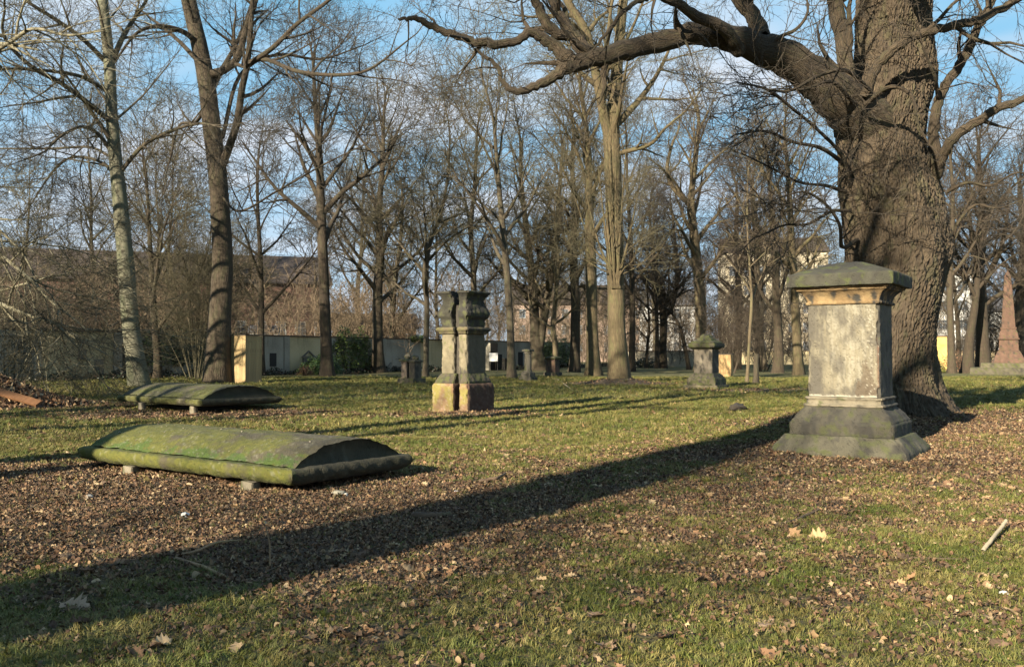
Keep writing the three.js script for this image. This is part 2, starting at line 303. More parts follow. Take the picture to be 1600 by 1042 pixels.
{
  const rings = [0], angles = []; for (let r = 0.8; r < 1500; r *= 1.02) rings.push(r);
  for (let a = -180; a < 180;) { angles.push(a); a += Math.abs(a + 90) < 48 ? 0.33 : 3; }
  const nA = angles.length, p = [], c = [], uv = [], idx = [];
  for (const r of rings) for (const a of angles) {
    const t = a * Math.PI / 180, x = Math.cos(t) * r, z = Math.sin(t) * r; p.push(x, H(x, z), z); uv.push(x / 2.6, z / 2.6);
    const l = sstep(0.18, 0.75, litterAt(x, z)), k = mix3(lawnColor(x, z), [0.17, 0.11, 0.06], l); c.push(...k.map((q) => q * 0.8));
  }
  for (let i = 0; i < rings.length - 1; i++) for (let j = 0; j < nA; j++) { const a = i * nA + j, b = i * nA + (j + 1) % nA; idx.push(a, b, a + nA, b, b + nA, a + nA); }
  const g = new THREE.BufferGeometry(); g.setAttribute('position', new THREE.Float32BufferAttribute(p, 3)); g.setAttribute('color', new THREE.Float32BufferAttribute(c, 3)); g.setAttribute('uv', new THREE.Float32BufferAttribute(uv, 2)); g.setIndex(idx); g.computeVertexNormals();
  if (g.attributes.normal.getY(5000) < 0) { for (let i = 0; i < idx.length; i += 3) { const q = idx[i]; idx[i] = idx[i + 1]; idx[i + 1] = q; } g.setIndex(idx); g.computeVertexNormals(); }
  tag(part('ground', g, std({ map: T.ground, bumpMap: T.groundBump, bumpScale: 0.03, vertexColors: true, roughness: 1 }), scene), 'mown lawn with fallen leaves and bare leaf mould between the graves', null, null, 'structure');
}
// dead leaves, chips and grass blades
function flakeGeo(seed, lobes, curl) {
  const R = rngOf(seed), n = 10, p = [0, 0, 0], idx = [], L = 1, W = 0.42; const q = (a, r) => { const x = Math.cos(a) * W * r, z = Math.sin(a) * L * 0.5 * r; return [x, curl * (x * x * 2.4 - 0.15) + curl * 0.35 * Math.sin(z * 3 + seed), z]; };
  p.push(); for (let i = 0; i < n; i++) { const a = i / n * 6.283; p.push(...q(a, lobes ? (i % 2 ? 0.62 : 1.05) * lerp(0.85, 1.15, R()) : lerp(0.8, 1.1, R()))); }
  for (let i = 0; i < n; i++) idx.push(0, 1 + (i + 1) % n, 1 + i);
  const g = new THREE.BufferGeometry(); g.setAttribute('position', new THREE.Float32BufferAttribute(p, 3)); g.setIndex(idx); g.computeVertexNormals(); return g;
}
const chipGeo = () => { const g = new THREE.BoxGeometry(0.17, 0.08, 1); const a = g.attributes.position; for (let i = 0; i < a.count; i++) if (a.getZ(i) > 0) a.setX(i, a.getX(i) * 0.45); g.deleteAttribute('uv'); return g; };
function tuftGeo(seed, n, spread, hgt) {
  const R = rngOf(seed), p = [], idx = [];
  for (let k = 0; k < n; k++) {
    const a = R() * 6.283, r = spread * Math.sqrt(R()), bx = Math.cos(a) * r, bz = Math.sin(a) * r, h = hgt * lerp(0.5, 1.15, R()), la = R() * 6.283, l = h * lerp(0.3, 1.1, R()), w = lerp(0.0012, 0.0022, R()) * 1.3, wx = -Math.sin(la) * w, wz = Math.cos(la) * w, o = p.length / 3, cx = Math.cos(la), cz = Math.sin(la);
    p.push(bx - wx, 0, bz - wz, bx + wx, 0, bz + wz, bx + cx * l * 0.4 - wx * 0.8, h * 0.62, bz + cz * l * 0.4 - wz * 0.8, bx + cx * l * 0.4 + wx * 0.8, h * 0.62, bz + cz * l * 0.4 + wz * 0.8, bx + cx * l, h * 0.92, bz + cz * l);
    idx.push(o, o + 1, o + 2, o + 1, o + 3, o + 2, o + 2, o + 3, o + 4);
  }
  const g = new THREE.BufferGeometry(); g.setAttribute('position', new THREE.Float32BufferAttribute(p, 3)); g.setIndex(idx); g.computeVertexNormals(); return g;
}
function bladeGeo(seed, n, m, curl = 1) {                          // a lobed oak leaf one unit long
  const R = rngOf(seed), pos = [], idx = []; for (let k = 0; k <= n; k++) { const v = k / n, lobe = 0.5 + 0.5 * Math.cos(v * 6.283 * 4.5 + 0.4), w = Math.sin(Math.PI * Math.pow(v, 0.8)) * (0.19 + 0.21 * lobe) * lerp(0.85, 1.15, R()); for (let q = 0; q < m; q++) { const u = q / (m - 1) * 2 - 1, x = u * w, z = v - 0.5; pos.push(x, curl * (0.35 * x * x + 0.24 * Math.abs(u) * w + 0.06 * Math.sin(v * 5 + u * 2 + seed) + 0.35 * z * z) - 0.04, z); } }
  for (let k = 0; k < n; k++) for (let q = 0; q < m - 1; q++) { const a = k * m + q, b = a + m; idx.push(a, b, a + 1, a + 1, b, b + 1); }
  const g = new THREE.BufferGeometry(); g.setAttribute('position', new THREE.Float32BufferAttribute(pos, 3)); g.setIndex(idx); g.computeVertexNormals(); return g;
}
const deadLeaf = std({ color: rgb(1, 1, 1), roughness: 0.85 }), grassMat = std({ color: rgb(1, 1, 1), roughness: 0.7 });
const BROWNS = [[0.21, 0.11, 0.052], [0.30, 0.16, 0.075], [0.135, 0.07, 0.036], [0.39, 0.245, 0.118], [0.24, 0.133, 0.068], [0.165, 0.10, 0.056], [0.50, 0.35, 0.19]];
function scatter(name, label, cat, geos, mat, items, parent = scene) {   // items: [matrix, colour]
  const lots = geos.map(() => []); items.forEach((it, i) => lots[i % geos.length].push(it));
  return lots.map((l, k) => {
    const im = new THREE.InstancedMesh(geos[k], mat, l.length), c = new THREE.Color(); l.forEach(([m, q], i) => { im.setMatrixAt(i, m); im.setColorAt(i, c.setRGB(...q)); });
    im.name = parent === scene ? numbered(name) : name; im.castShadow = im.receiveShadow = true; parent.add(im); return parent === scene ? tag(im, label, null, null, 'stuff') : tag(im, null, null, null, 'stuff');
  });
}
const inLids = (x, z) => false;
{
  const R = rngOf(77), leaves = [], chips = [], grass = [], far = [], e = new THREE.Euler(), q = new THREE.Quaternion();
  const put = (list, x, z, s, tilt, col, dy = 0, sy = 1) => { e.set((R() - 0.5) * 2 * tilt, R() * 6.283, (R() - 0.5) * 2 * tilt, 'YXZ'); q.setFromEuler(e); list.push([new THREE.Matrix4().compose(V(x, H(x, z) + dy, z), q, V(s, s * sy, s)), col]); };
  const spot = (d0, d1, pad) => { const d = Math.sqrt(lerp(d0 * d0, d1 * d1, R())), w = d * 0.62 + pad; return [(R() * 2 - 1) * w, -d]; };
  const areaOf = (d0, d1, pad) => 0.60 * (d1 * d1 - d0 * d0) + 2 * pad * (d1 - d0);
  for (const [d0, d1, n, s0, s1] of [[2.4, 8, 3000, 0.010, 0.034], [8, 14, 1700, 0.012, 0.044], [14, 24, 420, 0.02, 0.07], [24, 46, 60, 0.03, 0.1]]) {
    const m = Math.round(areaOf(d0, d1, 2.2) * n);
    for (let k = 0; k < m; k++) {
      const [x, z] = spot(d0, d1, 2.2), l = litterAt(x, z); if (R() > 0.06 + 0.94 * Math.pow(sstep(0.12, 0.85, l), 1.1)) continue;
      let c = BROWNS[Math.floor(R() * 7)]; const b = lerp(0.35, 0.95, R()); c = c.map((v) => v * b);
      if (R() < 0.22) put(chips, x, z, lerp(s0, s1 * 1.1, R() * R()), 0.5, mix3(c, [0.42, 0.32, 0.2], R() * 0.6), 0.006 + R() * 0.008);
      else put(leaves, x, z, lerp(s0, s1, Math.pow(R(), 1.6)) * (R() < 0.03 ? 1.5 : 1), 0.65, c, 0.006 + R() * 0.012);
    }
  }
  for (const [d0, d1, n, s] of [[2.4, 7, 2300, 0.75], [7, 13, 1150, 0.95], [13, 24, 300, 1.5], [24, 48, 55, 2.4]]) {
    const m = Math.round(areaOf(d0, d1, 2.2) * n);
    for (let k = 0; k < m; k++) {
      const [x, z] = spot(d0, d1, 2.2), l = litterAt(x, z); if (R() < sstep(0.25, 0.85, l) * 0.93) continue;
      const dry = clamp(0.58 + 0.6 * fbm2(x * 0.8 + 30, z * 0.8, 3) + (R() - 0.5) * 0.8), c = mix3([0.13, 0.168, 0.012], [0.40, 0.315, 0.09], Math.pow(dry, 1.6)), b = lerp(0.42, 0.8, R());
      put(grass, x, z, s * lerp(0.6, 1.25, R()), 0.45, c.map((v) => v * b), -0.003, lerp(0.3, 0.85, R()));
    }
  }
  const big = []; for (let k = 0; k < 1500; k++) { const [x, z] = spot(3.4, 15, 0.4), l = litterAt(x, z); if (R() > 0.25 + l) continue; const b = lerp(0.5, 1.15, R()); put(big, x, z, lerp(0.055, 0.115, R()), 0.45, BROWNS[Math.floor(R() * 7)].map((v) => v * b), 0.012); }
  scatter('fallen_leaves', 'lobed brown oak leaves lying singly over the lawn', null, [bladeGeo(11, 15, 3), bladeGeo(12, 15, 3), bladeGeo(14, 15, 3, 1.6)], deadLeaf, big);
  scatter('leaf_litter', 'small brown dead leaves strewn over the lawn and around the tombs', null, [flakeGeo(1, 0, 0.7), flakeGeo(2, 1, 1.0), flakeGeo(3, 1, -0.7), flakeGeo(4, 0, -1.1)], deadLeaf, leaves);
  scatter('wood_chips', 'pale wood chips and bits of bark lying among the leaves', null, [chipGeo()], deadLeaf, chips);
  scatter('grass', 'short green and straw coloured grass of the lawn', null, [tuftGeo(1, 12, 0.035, 0.05), tuftGeo(2, 12, 0.04, 0.04), tuftGeo(3, 10, 0.03, 0.06)], grassMat, grass);
  console.log('leaves', leaves.length, 'chips', chips.length, 'grass', grass.length);
}
// ---------------------------------------------------------------- stone
T.stone = colorTex(512, 512, (u, v) => { const k = 0.78 + 0.44 * tfbm(u, v, 10, 10, 91, 5) + 0.22 * (tile(u, v, 120, 120, 93) - 0.5) - 0.3 * sstep(0.8, 0.95, tile(u, v, 46, 46, 95)); return [k, k * 0.985, k * 0.96]; });
T.stoneBump = bumpTex(512, 512, (u, v) => 0.35 * tfbm(u, v, 10, 10, 91, 5) + 0.45 * tfbm(u, v, 60, 60, 97, 3) + 0.2 - 0.35 * sstep(0.8, 0.95, tile(u, v, 46, 46, 95)));
const stoneMat = std({ color: rgb(0.7, 0.695, 0.675), map: rep(T.stone, 1.6, 1.6), bumpMap: rep(T.stoneBump, 1.6, 1.6), bumpScale: 0.012, vertexColors: true, roughness: 0.95 });
/* A block with four sides that follow rows of [y, x0, x1, z0, z1]; worn edges, top and bottom closed. col(x, y, z, face) gives its colour; faces: 0 front (+z), 1 right (+x), 2 back, 3 left, 4 top */
function stack(rows, col, o = {}) {
  const res = o.res ?? 0.03, amp = o.amp ?? 0.005, edge = o.edge ?? 0.012, sd = o.seed ?? 0, pos = [], uv = [], idx = [], cs = [];
  const bend = (x, y, z, c, mx, mz) => {
    const k = c * edge * (0.45 + 0.75 * Math.abs(N3(x * 9 + sd, y * 7, z * 9)) + 1.4 * sstep(0.35, 0.7, N3(x * 4 + sd, y * 5 + 9, z * 4)));
    return [x - Math.sign(x - mx) * k + amp * (N3(x * 6 + sd, y * 6, z * 6) + 0.6 * N3(x * 21, y * 21 + sd, z * 21)), y + amp * 0.7 * N3(x * 7 + 40, y * 7 + sd, z * 7) - (o.chipY ?? 0) * k, z - Math.sign(z - mz) * k + amp * (N3(x * 6, y * 6 + 30, z * 6 + sd) + 0.6 * N3(x * 21 + 9, y * 21, z * 21 + sd))];
  };
  const L = [rows[0].concat(0)];                                  // rows refined along the profile
  for (let i = 1; i < rows.length; i++) { const a = rows[i - 1], b = rows[i], l = Math.hypot(b[0] - a[0], Math.max(Math.abs(b[2] - a[2]), Math.abs(b[4] - a[4]))), n = Math.max(1, Math.min(90, Math.ceil(l / res))), w0 = L[L.length - 1][5]; for (let k = 1; k <= n; k++) L.push([0, 1, 2, 3, 4].map((j) => lerp(a[j], b[j], k / n)).concat(w0 + l * k / n)); }
  const w = Math.max(...rows.map((r) => r[2] - r[1])), dp = Math.max(...rows.map((r) => r[4] - r[3]));
  for (let f = 0; f < 4; f++) {
    const along = f % 2 ? dp : w, n = Math.max(2, Math.ceil(along / res)), b = pos.length / 3;
    for (const [y, x0, x1, z0, z1, q] of L) for (let k = 0; k <= n; k++) {
      const t = k / n, x = f === 0 ? lerp(x0, x1, t) : f === 1 ? x1 : f === 2 ? lerp(x1, x0, t) : x0, z = f === 0 ? z1 : f === 1 ? lerp(z1, z0, t) : f === 2 ? z0 : lerp(z0, z1, t), m = Math.min(t, 1 - t) * along;
      pos.push(...bend(x, y, z, Math.exp(-((m / (edge * 1.3)) ** 2)), (x0 + x1) / 2, (z0 + z1) / 2)); uv.push(f * 3.1 + (t - 0.5) * along, q); cs.push(...col(x, y, z, f));
    }
    for (let i = 0; i < L.length - 1; i++) for (let k = 0; k < n; k++) { const a = b + i * (n + 1) + k, c = a + n + 1; idx.push(a, a + 1, c, a + 1, c + 1, c); }
  }
  for (const [r, up] of [[L[L.length - 1], 1], [L[0], 0]]) {
    const [y, x0, x1, z0, z1] = r, nx = Math.max(2, Math.ceil((x1 - x0) / res / (up ? 1 : 4))), nz = Math.max(2, Math.ceil((z1 - z0) / res / (up ? 1 : 4))), b = pos.length / 3;
    if (up === 0 && o.noBottom) continue;
    for (let j = 0; j <= nz; j++) for (let i = 0; i <= nx; i++) { const x = lerp(x0, x1, i / nx), z = lerp(z0, z1, j / nz), on = i === 0 || j === 0 || i === nx || j === nz, cr = (i === 0 || i === nx) && (j === 0 || j === nz); pos.push(...bend(x, y, z, cr ? 1 : on ? Math.exp(-(((i === 0 || i === nx ? Math.min(j, nz - j) * (z1 - z0) / nz : Math.min(i, nx - i) * (x1 - x0) / nx) / (edge * 1.3)) ** 2)) : 0, (x0 + x1) / 2, (z0 + z1) / 2)); uv.push(x, z + 7); cs.push(...col(x, y, z, 4)); }
    for (let j = 0; j < nz; j++) for (let i = 0; i < nx; i++) { const a = b + j * (nx + 1) + i, c = a + nx + 1; up ? idx.push(a, c, a + 1, a + 1, c, c + 1) : idx.push(a, a + 1, c, a + 1, c + 1, c); }
  }
  const g = new THREE.BufferGeometry(); g.setAttribute('position', new THREE.Float32BufferAttribute(pos, 3)); g.setAttribute('uv', new THREE.Float32BufferAttribute(uv, 2)); g.setAttribute('color', new THREE.Float32BufferAttribute(cs, 3)); g.setIndex(idx); g.computeVertexNormals(); return g;
}
const sq = (y, w, d = w) => [y, -w, w, -d, d];
const MOSS = [0.125, 0.135, 0.04], LICHEN = [0.30, 0.34, 0.20], CRUST = [0.06, 0.054, 0.044], SAND = [0.44, 0.36, 0.24], GREYST = [0.24, 0.215, 0.17];
const stain = (base, o = {}) => (x, y, z, f) => {                  // weathered sandstone: soot, moss and lichen in patches
  const s = o.s ?? 0; let c = mix3(base, base.map((v) => v * 0.62), clamp(0.5 + 0.9 * fbm3(x * 3 + s, y * 2.2, z * 3, 4)));
  c = mix3(c, CRUST, sstep(0.02, 0.45, fbm3(x * 3.4 + s, y * 1.6 + 5, z * 3.4, 5) + 0.25 * 2 * fbm3(x * 16 + s, y * 1.6, z * 16, 2) * sstep(-0.2, 0.5, fbm3(x * 2, y * 2 + s, z * 2, 2)) + (o.crust ?? 0) + (o.crustF?.[f] ?? 0)) * 0.9);
  c = mix3(c, o.mossC ?? MOSS, sstep(0.05, 0.35, fbm3(x * 5 + 20 + s, y * 5, z * 5, 5) + (o.moss ?? -0.2) + (f === 4 ? (o.mossTop ?? 0.3) : 0) + (o.mossY ? o.mossY(y) : 0)) * 0.85);
  if (o.lichen) c = mix3(c, LICHEN, sstep(0.2, 0.34, fbm3(x * 27 + 3, y * 27 + s, z * 27, 3) * 0.8 + 0.35 * fbm3(x * 5 + 3, y * 5, z * 5 + s, 2) + o.lichen - (f === 4 ? 0.06 : 0)) * 0.7);
  return c;
};
function tomb(name, label, cat, p, turn, list) { const t = thing(name, label, cat, p, turn); for (const [n, rows, col, o] of list) part(n, stack(rows, col, o), stoneMat, t); return t; }

// ---------------------------------------------------------------- the tall pedestal tomb on the right
{
  const x = 3.98, d = 10.42, y = H(x, -d) - 0.03;
  const face = (X, Y, Z, f) => {                                   // the plastered front: pale streaks, grey wash, a bare brown patch low on the right
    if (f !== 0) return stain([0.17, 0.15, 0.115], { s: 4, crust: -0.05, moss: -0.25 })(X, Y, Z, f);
    const u = (X + 0.40) / 0.80, v = (Y - 0.63) / 1.06, st = fbm2(X * 13, Y * 1.5, 4), big = fbm2(X * 3.2 + 5, Y * 1.8, 4), fine = fbm2(X * 28, Y * 14, 3);
    let c = mix3([0.34, 0.295, 0.205], [0.13, 0.116, 0.09], clamp(0.48 + 0.9 * st + 0.8 * big));
    c = mix3(c, [0.48, 0.43, 0.32], sstep(0.25, 0.62, 0.5 + 0.55 * st + 0.35 * fine - 2.2 * (u - 0.6) ** 2 - 0.5 * (v - 0.65) ** 2) * 0.75);
    c = mix3(c, [0.155, 0.135, 0.105], sstep(0.28, 0.6, 0.25 + 0.7 * big + 0.3 * fine + 0.5 * sstep(0.25, 0.0, u) * sstep(0.2, 0.9, v) + 0.45 * sstep(0.22, 0, v)) * 0.75);
    c = mix3(c, [0.17, 0.125, 0.08], sstep(0, 0.03, 0.20 - Math.abs(u - 0.82 - 0.06 * st) * (1 + 2 * v) - 0.07 * v - sstep(0.0, 0.9, v) * 0.34 + 0.05 * fine - 0.05 * sstep(0.06, 0.02, v)) * 0.8);
    c = mix3(c, [0.20, 0.10, 0.06], sstep(0.955, 0.985, u + 0.02 * fine) * 0.7 * sstep(0.95, 0.6, v));
    c = mix3(c, [0.55, 0.5, 0.39], sstep(0.2, 0.34, fbm2(X * 30 + 8, Y * 26, 4) - 2.5 * Math.abs(u - 0.88) - 0.05) * 0.9);
    return mix3(c, [0.72, 0.66, 0.53], sstep(0.03, 0.012, v + 0.014 * fine - 0.012 * st) * 0.8);
  };
  const dark = stain([0.135, 0.12, 0.085], { s: 1, crust: 0.26, moss: -0.02, mossC: [0.10, 0.105, 0.04] });
  const corn = (X, Y, Z, f) => mix3(mix3([0.33, 0.215, 0.10], CRUST, sstep(-0.05, 0.4, fbm3(X * 7, Y * 3, Z * 7, 4) + (f ? 0.3 : -0.02))), [0.47, 0.33, 0.16], f === 0 ? sstep(0.1, 0.35, fbm3(X * 4 + 7, Y * 3, Z, 4)) * 0.7 : 0);
  const cap = stain([0.10, 0.095, 0.065], { s: 7, crust: 0.12, moss: -0.02, mossTop: 0.2, lichen: 0.0, mossC: [0.115, 0.13, 0.04] });
  tomb('pedestal_tomb', 'tall pale pedestal tomb with a blank front and dark moulded cap, before the old oak', 'tomb', [x, y, -d], -0.606, [
    ['foot_slab', [sq(-0.15, 0.75, 0.68), sq(0.03, 0.745, 0.675), sq(0.06, 0.73, 0.66), sq(0.20, 0.62, 0.55)], stain([0.19, 0.17, 0.115], { s: 3, crust: 0.08, moss: 0.02, mossC: [0.13, 0.14, 0.05] }), { edge: 0.03, amp: 0.008 }],
    ['plinth', [sq(0.203, 0.575, 0.52), sq(0.335, 0.572, 0.517), sq(0.345, 0.56, 0.5), sq(0.37, 0.555, 0.495), sq(0.385, 0.54, 0.48), sq(0.43, 0.515, 0.455), sq(0.475, 0.47, 0.41), sq(0.505, 0.44, 0.38), sq(0.52, 0.435, 0.375)], dark, { edge: 0.022, res: 0.022 }],
    ['base_moulding', [sq(0.523, 0.45, 0.39), sq(0.535, 0.457, 0.397), sq(0.55, 0.447, 0.387), sq(0.555, 0.425, 0.365), sq(0.60, 0.423, 0.363), sq(0.61, 0.44, 0.38), sq(0.628, 0.437, 0.377), sq(0.634, 0.415, 0.355)], (X, Y, Z, f) => mix3(stain([0.46, 0.39, 0.27], { s: 5, crust: 0.05, moss: -0.2 })(X, Y, Z, f), CRUST, f ? 0.6 : 0.1), { edge: 0.03, res: 0.02 }],
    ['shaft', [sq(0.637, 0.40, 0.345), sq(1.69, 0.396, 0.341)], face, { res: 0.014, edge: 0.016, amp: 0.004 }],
    ['cornice', [sq(1.693, 0.418, 0.36), sq(1.705, 0.43, 0.37), sq(1.722, 0.427, 0.367), sq(1.725, 0.405, 0.347), sq(1.745, 0.408, 0.35), sq(1.79, 0.423, 0.365), sq(1.83, 0.455, 0.397), sq(1.85, 0.485, 0.427), sq(1.853, 0.50, 0.44), sq(1.872, 0.505, 0.445), sq(1.876, 0.525, 0.465), sq(1.895, 0.53, 0.47)], corn, { res: 0.018 }],
    ['cap', [sq(1.898, 0.583, 0.523), sq(1.905, 0.588, 0.528), sq(2.03, 0.59, 0.53), sq(2.04, 0.58, 0.52), sq(2.11, 0.40, 0.345), sq(2.18, 0.20, 0.165), sq(2.20, 0.1, 0.08)], cap, { edge: 0.014, amp: 0.007, res: 0.022 }],
  ]);
}
// ---------------------------------------------------------------- the broken scroll tomb in the middle
{
  const x = -1.02, d = 18.66, y = H(x, -d) - 0.08, A = 0.475;
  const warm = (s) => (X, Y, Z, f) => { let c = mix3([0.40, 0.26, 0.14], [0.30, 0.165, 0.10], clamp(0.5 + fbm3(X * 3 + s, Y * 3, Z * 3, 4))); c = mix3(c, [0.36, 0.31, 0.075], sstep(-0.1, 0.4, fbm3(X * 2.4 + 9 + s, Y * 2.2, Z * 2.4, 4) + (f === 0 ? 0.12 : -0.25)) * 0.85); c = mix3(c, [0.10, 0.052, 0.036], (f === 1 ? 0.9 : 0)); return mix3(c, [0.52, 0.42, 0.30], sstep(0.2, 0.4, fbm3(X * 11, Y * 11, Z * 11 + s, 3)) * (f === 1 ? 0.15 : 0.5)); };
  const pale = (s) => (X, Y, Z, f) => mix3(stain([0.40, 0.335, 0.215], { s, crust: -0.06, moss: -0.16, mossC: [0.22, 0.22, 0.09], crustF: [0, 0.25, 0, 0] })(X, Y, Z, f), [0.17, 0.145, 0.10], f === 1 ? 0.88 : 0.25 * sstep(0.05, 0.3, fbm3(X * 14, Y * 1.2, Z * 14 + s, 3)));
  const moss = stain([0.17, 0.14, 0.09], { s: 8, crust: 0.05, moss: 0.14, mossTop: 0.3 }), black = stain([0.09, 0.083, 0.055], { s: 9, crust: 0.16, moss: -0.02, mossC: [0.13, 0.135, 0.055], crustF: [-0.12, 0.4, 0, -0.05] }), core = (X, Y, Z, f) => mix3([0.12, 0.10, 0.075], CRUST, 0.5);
  const two = (ys, g0, g1) => [ys.map(([Y, w]) => [Y, -w, w * (g0 * 2 - 1), -w, w]), ys.map(([Y, w]) => [Y, w * (g1 * 2 - 1), w, -w, w])];
  const list = [['recess', [[0, -0.3, 0.3, -0.3, 0.27], [2.3, -0.25, 0.25, -0.25, 0.2]], core, { res: 0.1 }]];
  two([[-0.1, A], [0.62, A], [0.655, A - 0.012], [0.67, A - 0.03]], 0.60, 0.75).forEach((r, i) => list.push(['base_block', r, warm(i * 5), { edge: 0.02, amp: 0.008 }]));
  two([[0.673, 0.43], [0.72, 0.432], [0.78, 0.405], [0.845, 0.365], [0.875, 0.35]], 0.575, 0.745).forEach((r) => list.push(['foot_moulding', r, moss, { edge: 0.02, amp: 0.008, res: 0.022 }]));
  two([[0.878, 0.335], [1.685, 0.33]], 0.50, 0.67).forEach((r, i) => list.push(['pilaster', r, pale(i * 3), { edge: 0.016, amp: 0.007 }]));
  two([[1.688, 0.345], [1.70, 0.375], [1.735, 0.385], [1.76, 0.415], [1.80, 0.425], [1.835, 0.40]], 0.56, 0.66).forEach((r, i) => list.push(['cornice', r, stain([0.27, 0.215, 0.12], { s: 3 + i, crust: 0.0, moss: 0, mossC: [0.2, 0.18, 0.07], crustF: [-0.1, 0.4, 0, -0.1] }), { edge: 0.02, res: 0.022 }]));
  two([[1.838, 0.335], [1.95, 0.34], [1.99, 0.345], [2.06, 0.40], [2.13, 0.41], [2.22, 0.375], [2.32, 0.325], [2.40, 0.318], [2.47, 0.345], [2.525, 0.40], [2.54, 0.425], [2.575, 0.425], [2.585, 0.395]], 0.44, 0.675).forEach((r) => list.push(['scroll', r, black, { edge: 0.018, amp: 0.009, res: 0.024 }]));
  tomb('scroll_tomb', 'weathered yellow sandstone tomb with a grooved front and broken dark scrolls on top', 'tomb', [x, y, -d], -0.60, list);
}
// ---------------------------------------------------------------- two vaulted tomb lids lying on blocks
function lid(name, label, cx, d, turn, Lh, Dh, yb, rise, col, seed) {
  const t = thing(name, label, 'tomb lid', [cx, H(cx, -d) + yb, -d], turn);
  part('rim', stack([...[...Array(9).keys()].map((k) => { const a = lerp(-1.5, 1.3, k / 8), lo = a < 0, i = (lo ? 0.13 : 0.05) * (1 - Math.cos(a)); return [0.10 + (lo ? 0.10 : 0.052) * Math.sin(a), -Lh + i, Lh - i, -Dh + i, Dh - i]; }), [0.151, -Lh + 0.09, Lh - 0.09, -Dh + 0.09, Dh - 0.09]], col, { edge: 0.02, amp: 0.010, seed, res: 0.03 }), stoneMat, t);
  const l = Lh - 0.10, w = Dh - 0.10, nu = 120, nv = 56, pos = [], uv = [], cs = [], idx = [];
  const prof = (s) => rise * (1 - Math.pow(Math.abs(s), 2.4)) + 0.012;
  for (let i = 0; i <= nu; i++) for (let j = 0; j <= nv; j++) {
    const u = i / nu * 2 - 1, s = Math.sin((j / nv * 2 - 1) * 1.5708), X = u * l, Z = -s * w, n = 0.007 * N3(X * 3 + seed, s * 3, 1) + 0.004 * N3(X * 11, s * 9 + seed, 2), ch = 0.03 * Math.exp(-(((1 - Math.abs(u)) * l / 0.05) ** 2)) * (0.4 + Math.abs(N3(X * 2, s * 5, seed)));
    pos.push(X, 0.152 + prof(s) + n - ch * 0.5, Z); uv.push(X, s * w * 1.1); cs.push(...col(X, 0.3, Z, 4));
  }
  for (let i = 0; i < nu; i++) for (let j = 0; j < nv; j++) { const a = i * (nv + 1) + j, b = a + nv + 1; idx.push(a, b, a + 1, a + 1, b, b + 1); }
  for (const e of [0, 1]) {                                        // hollowed end faces
    const m = 12, b0 = pos.length / 3;
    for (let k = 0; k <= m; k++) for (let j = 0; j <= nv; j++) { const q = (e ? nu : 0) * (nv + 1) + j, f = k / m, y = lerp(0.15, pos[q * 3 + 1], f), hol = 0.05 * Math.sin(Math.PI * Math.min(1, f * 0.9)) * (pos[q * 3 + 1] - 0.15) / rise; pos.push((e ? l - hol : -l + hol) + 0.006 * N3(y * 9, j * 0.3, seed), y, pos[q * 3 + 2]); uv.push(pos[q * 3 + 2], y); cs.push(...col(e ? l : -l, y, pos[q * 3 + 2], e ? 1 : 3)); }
    for (let k = 0; k < m; k++) for (let j = 0; j < nv; j++) { const a = b0 + k * (nv + 1) + j, b = a + nv + 1; e ? idx.push(a, a + 1, b, a + 1, b + 1, b) : idx.push(a, b, a + 1, a + 1, b, b + 1); }
  }
  const g = new THREE.BufferGeometry(); g.setAttribute('position', new THREE.Float32BufferAttribute(pos, 3)); g.setAttribute('uv', new THREE.Float32BufferAttribute(uv, 2)); g.setAttribute('color', new THREE.Float32BufferAttribute(cs, 3)); g.setIndex(idx); g.computeVertexNormals();
  part('vault', g, stoneMat, t); return t;
}
const lidColor = (s, green) => (X, Y, Z, f) => {
  const a = fbm3(X * 1.1 + s, Z * 1.5, 0.3, 5), b = fbm3(X * 4 + s, Z * 4, Y * 4, 5), f2 = fbm3(X * 15, Z * 15, Y * 15 + s, 3) + 0.6 * fbm3(X * 48, Z * 48, Y * 48, 2);
  let c = mix3([0.125, 0.105, 0.06], [0.075, 0.064, 0.038], clamp(0.5 + b + f2 * 0.5));
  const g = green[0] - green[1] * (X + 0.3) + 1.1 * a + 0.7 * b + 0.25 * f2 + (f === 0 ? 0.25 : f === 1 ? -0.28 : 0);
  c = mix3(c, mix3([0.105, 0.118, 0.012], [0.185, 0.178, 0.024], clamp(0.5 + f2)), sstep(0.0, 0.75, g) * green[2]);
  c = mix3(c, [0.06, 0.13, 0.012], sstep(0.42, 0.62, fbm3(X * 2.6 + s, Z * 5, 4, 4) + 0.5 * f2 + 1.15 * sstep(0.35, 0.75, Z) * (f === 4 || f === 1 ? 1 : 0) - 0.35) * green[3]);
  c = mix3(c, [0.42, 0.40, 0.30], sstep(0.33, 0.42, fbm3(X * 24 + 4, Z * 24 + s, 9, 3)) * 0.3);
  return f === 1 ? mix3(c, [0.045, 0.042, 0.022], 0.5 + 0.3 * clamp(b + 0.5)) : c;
};
const LIDP = {};
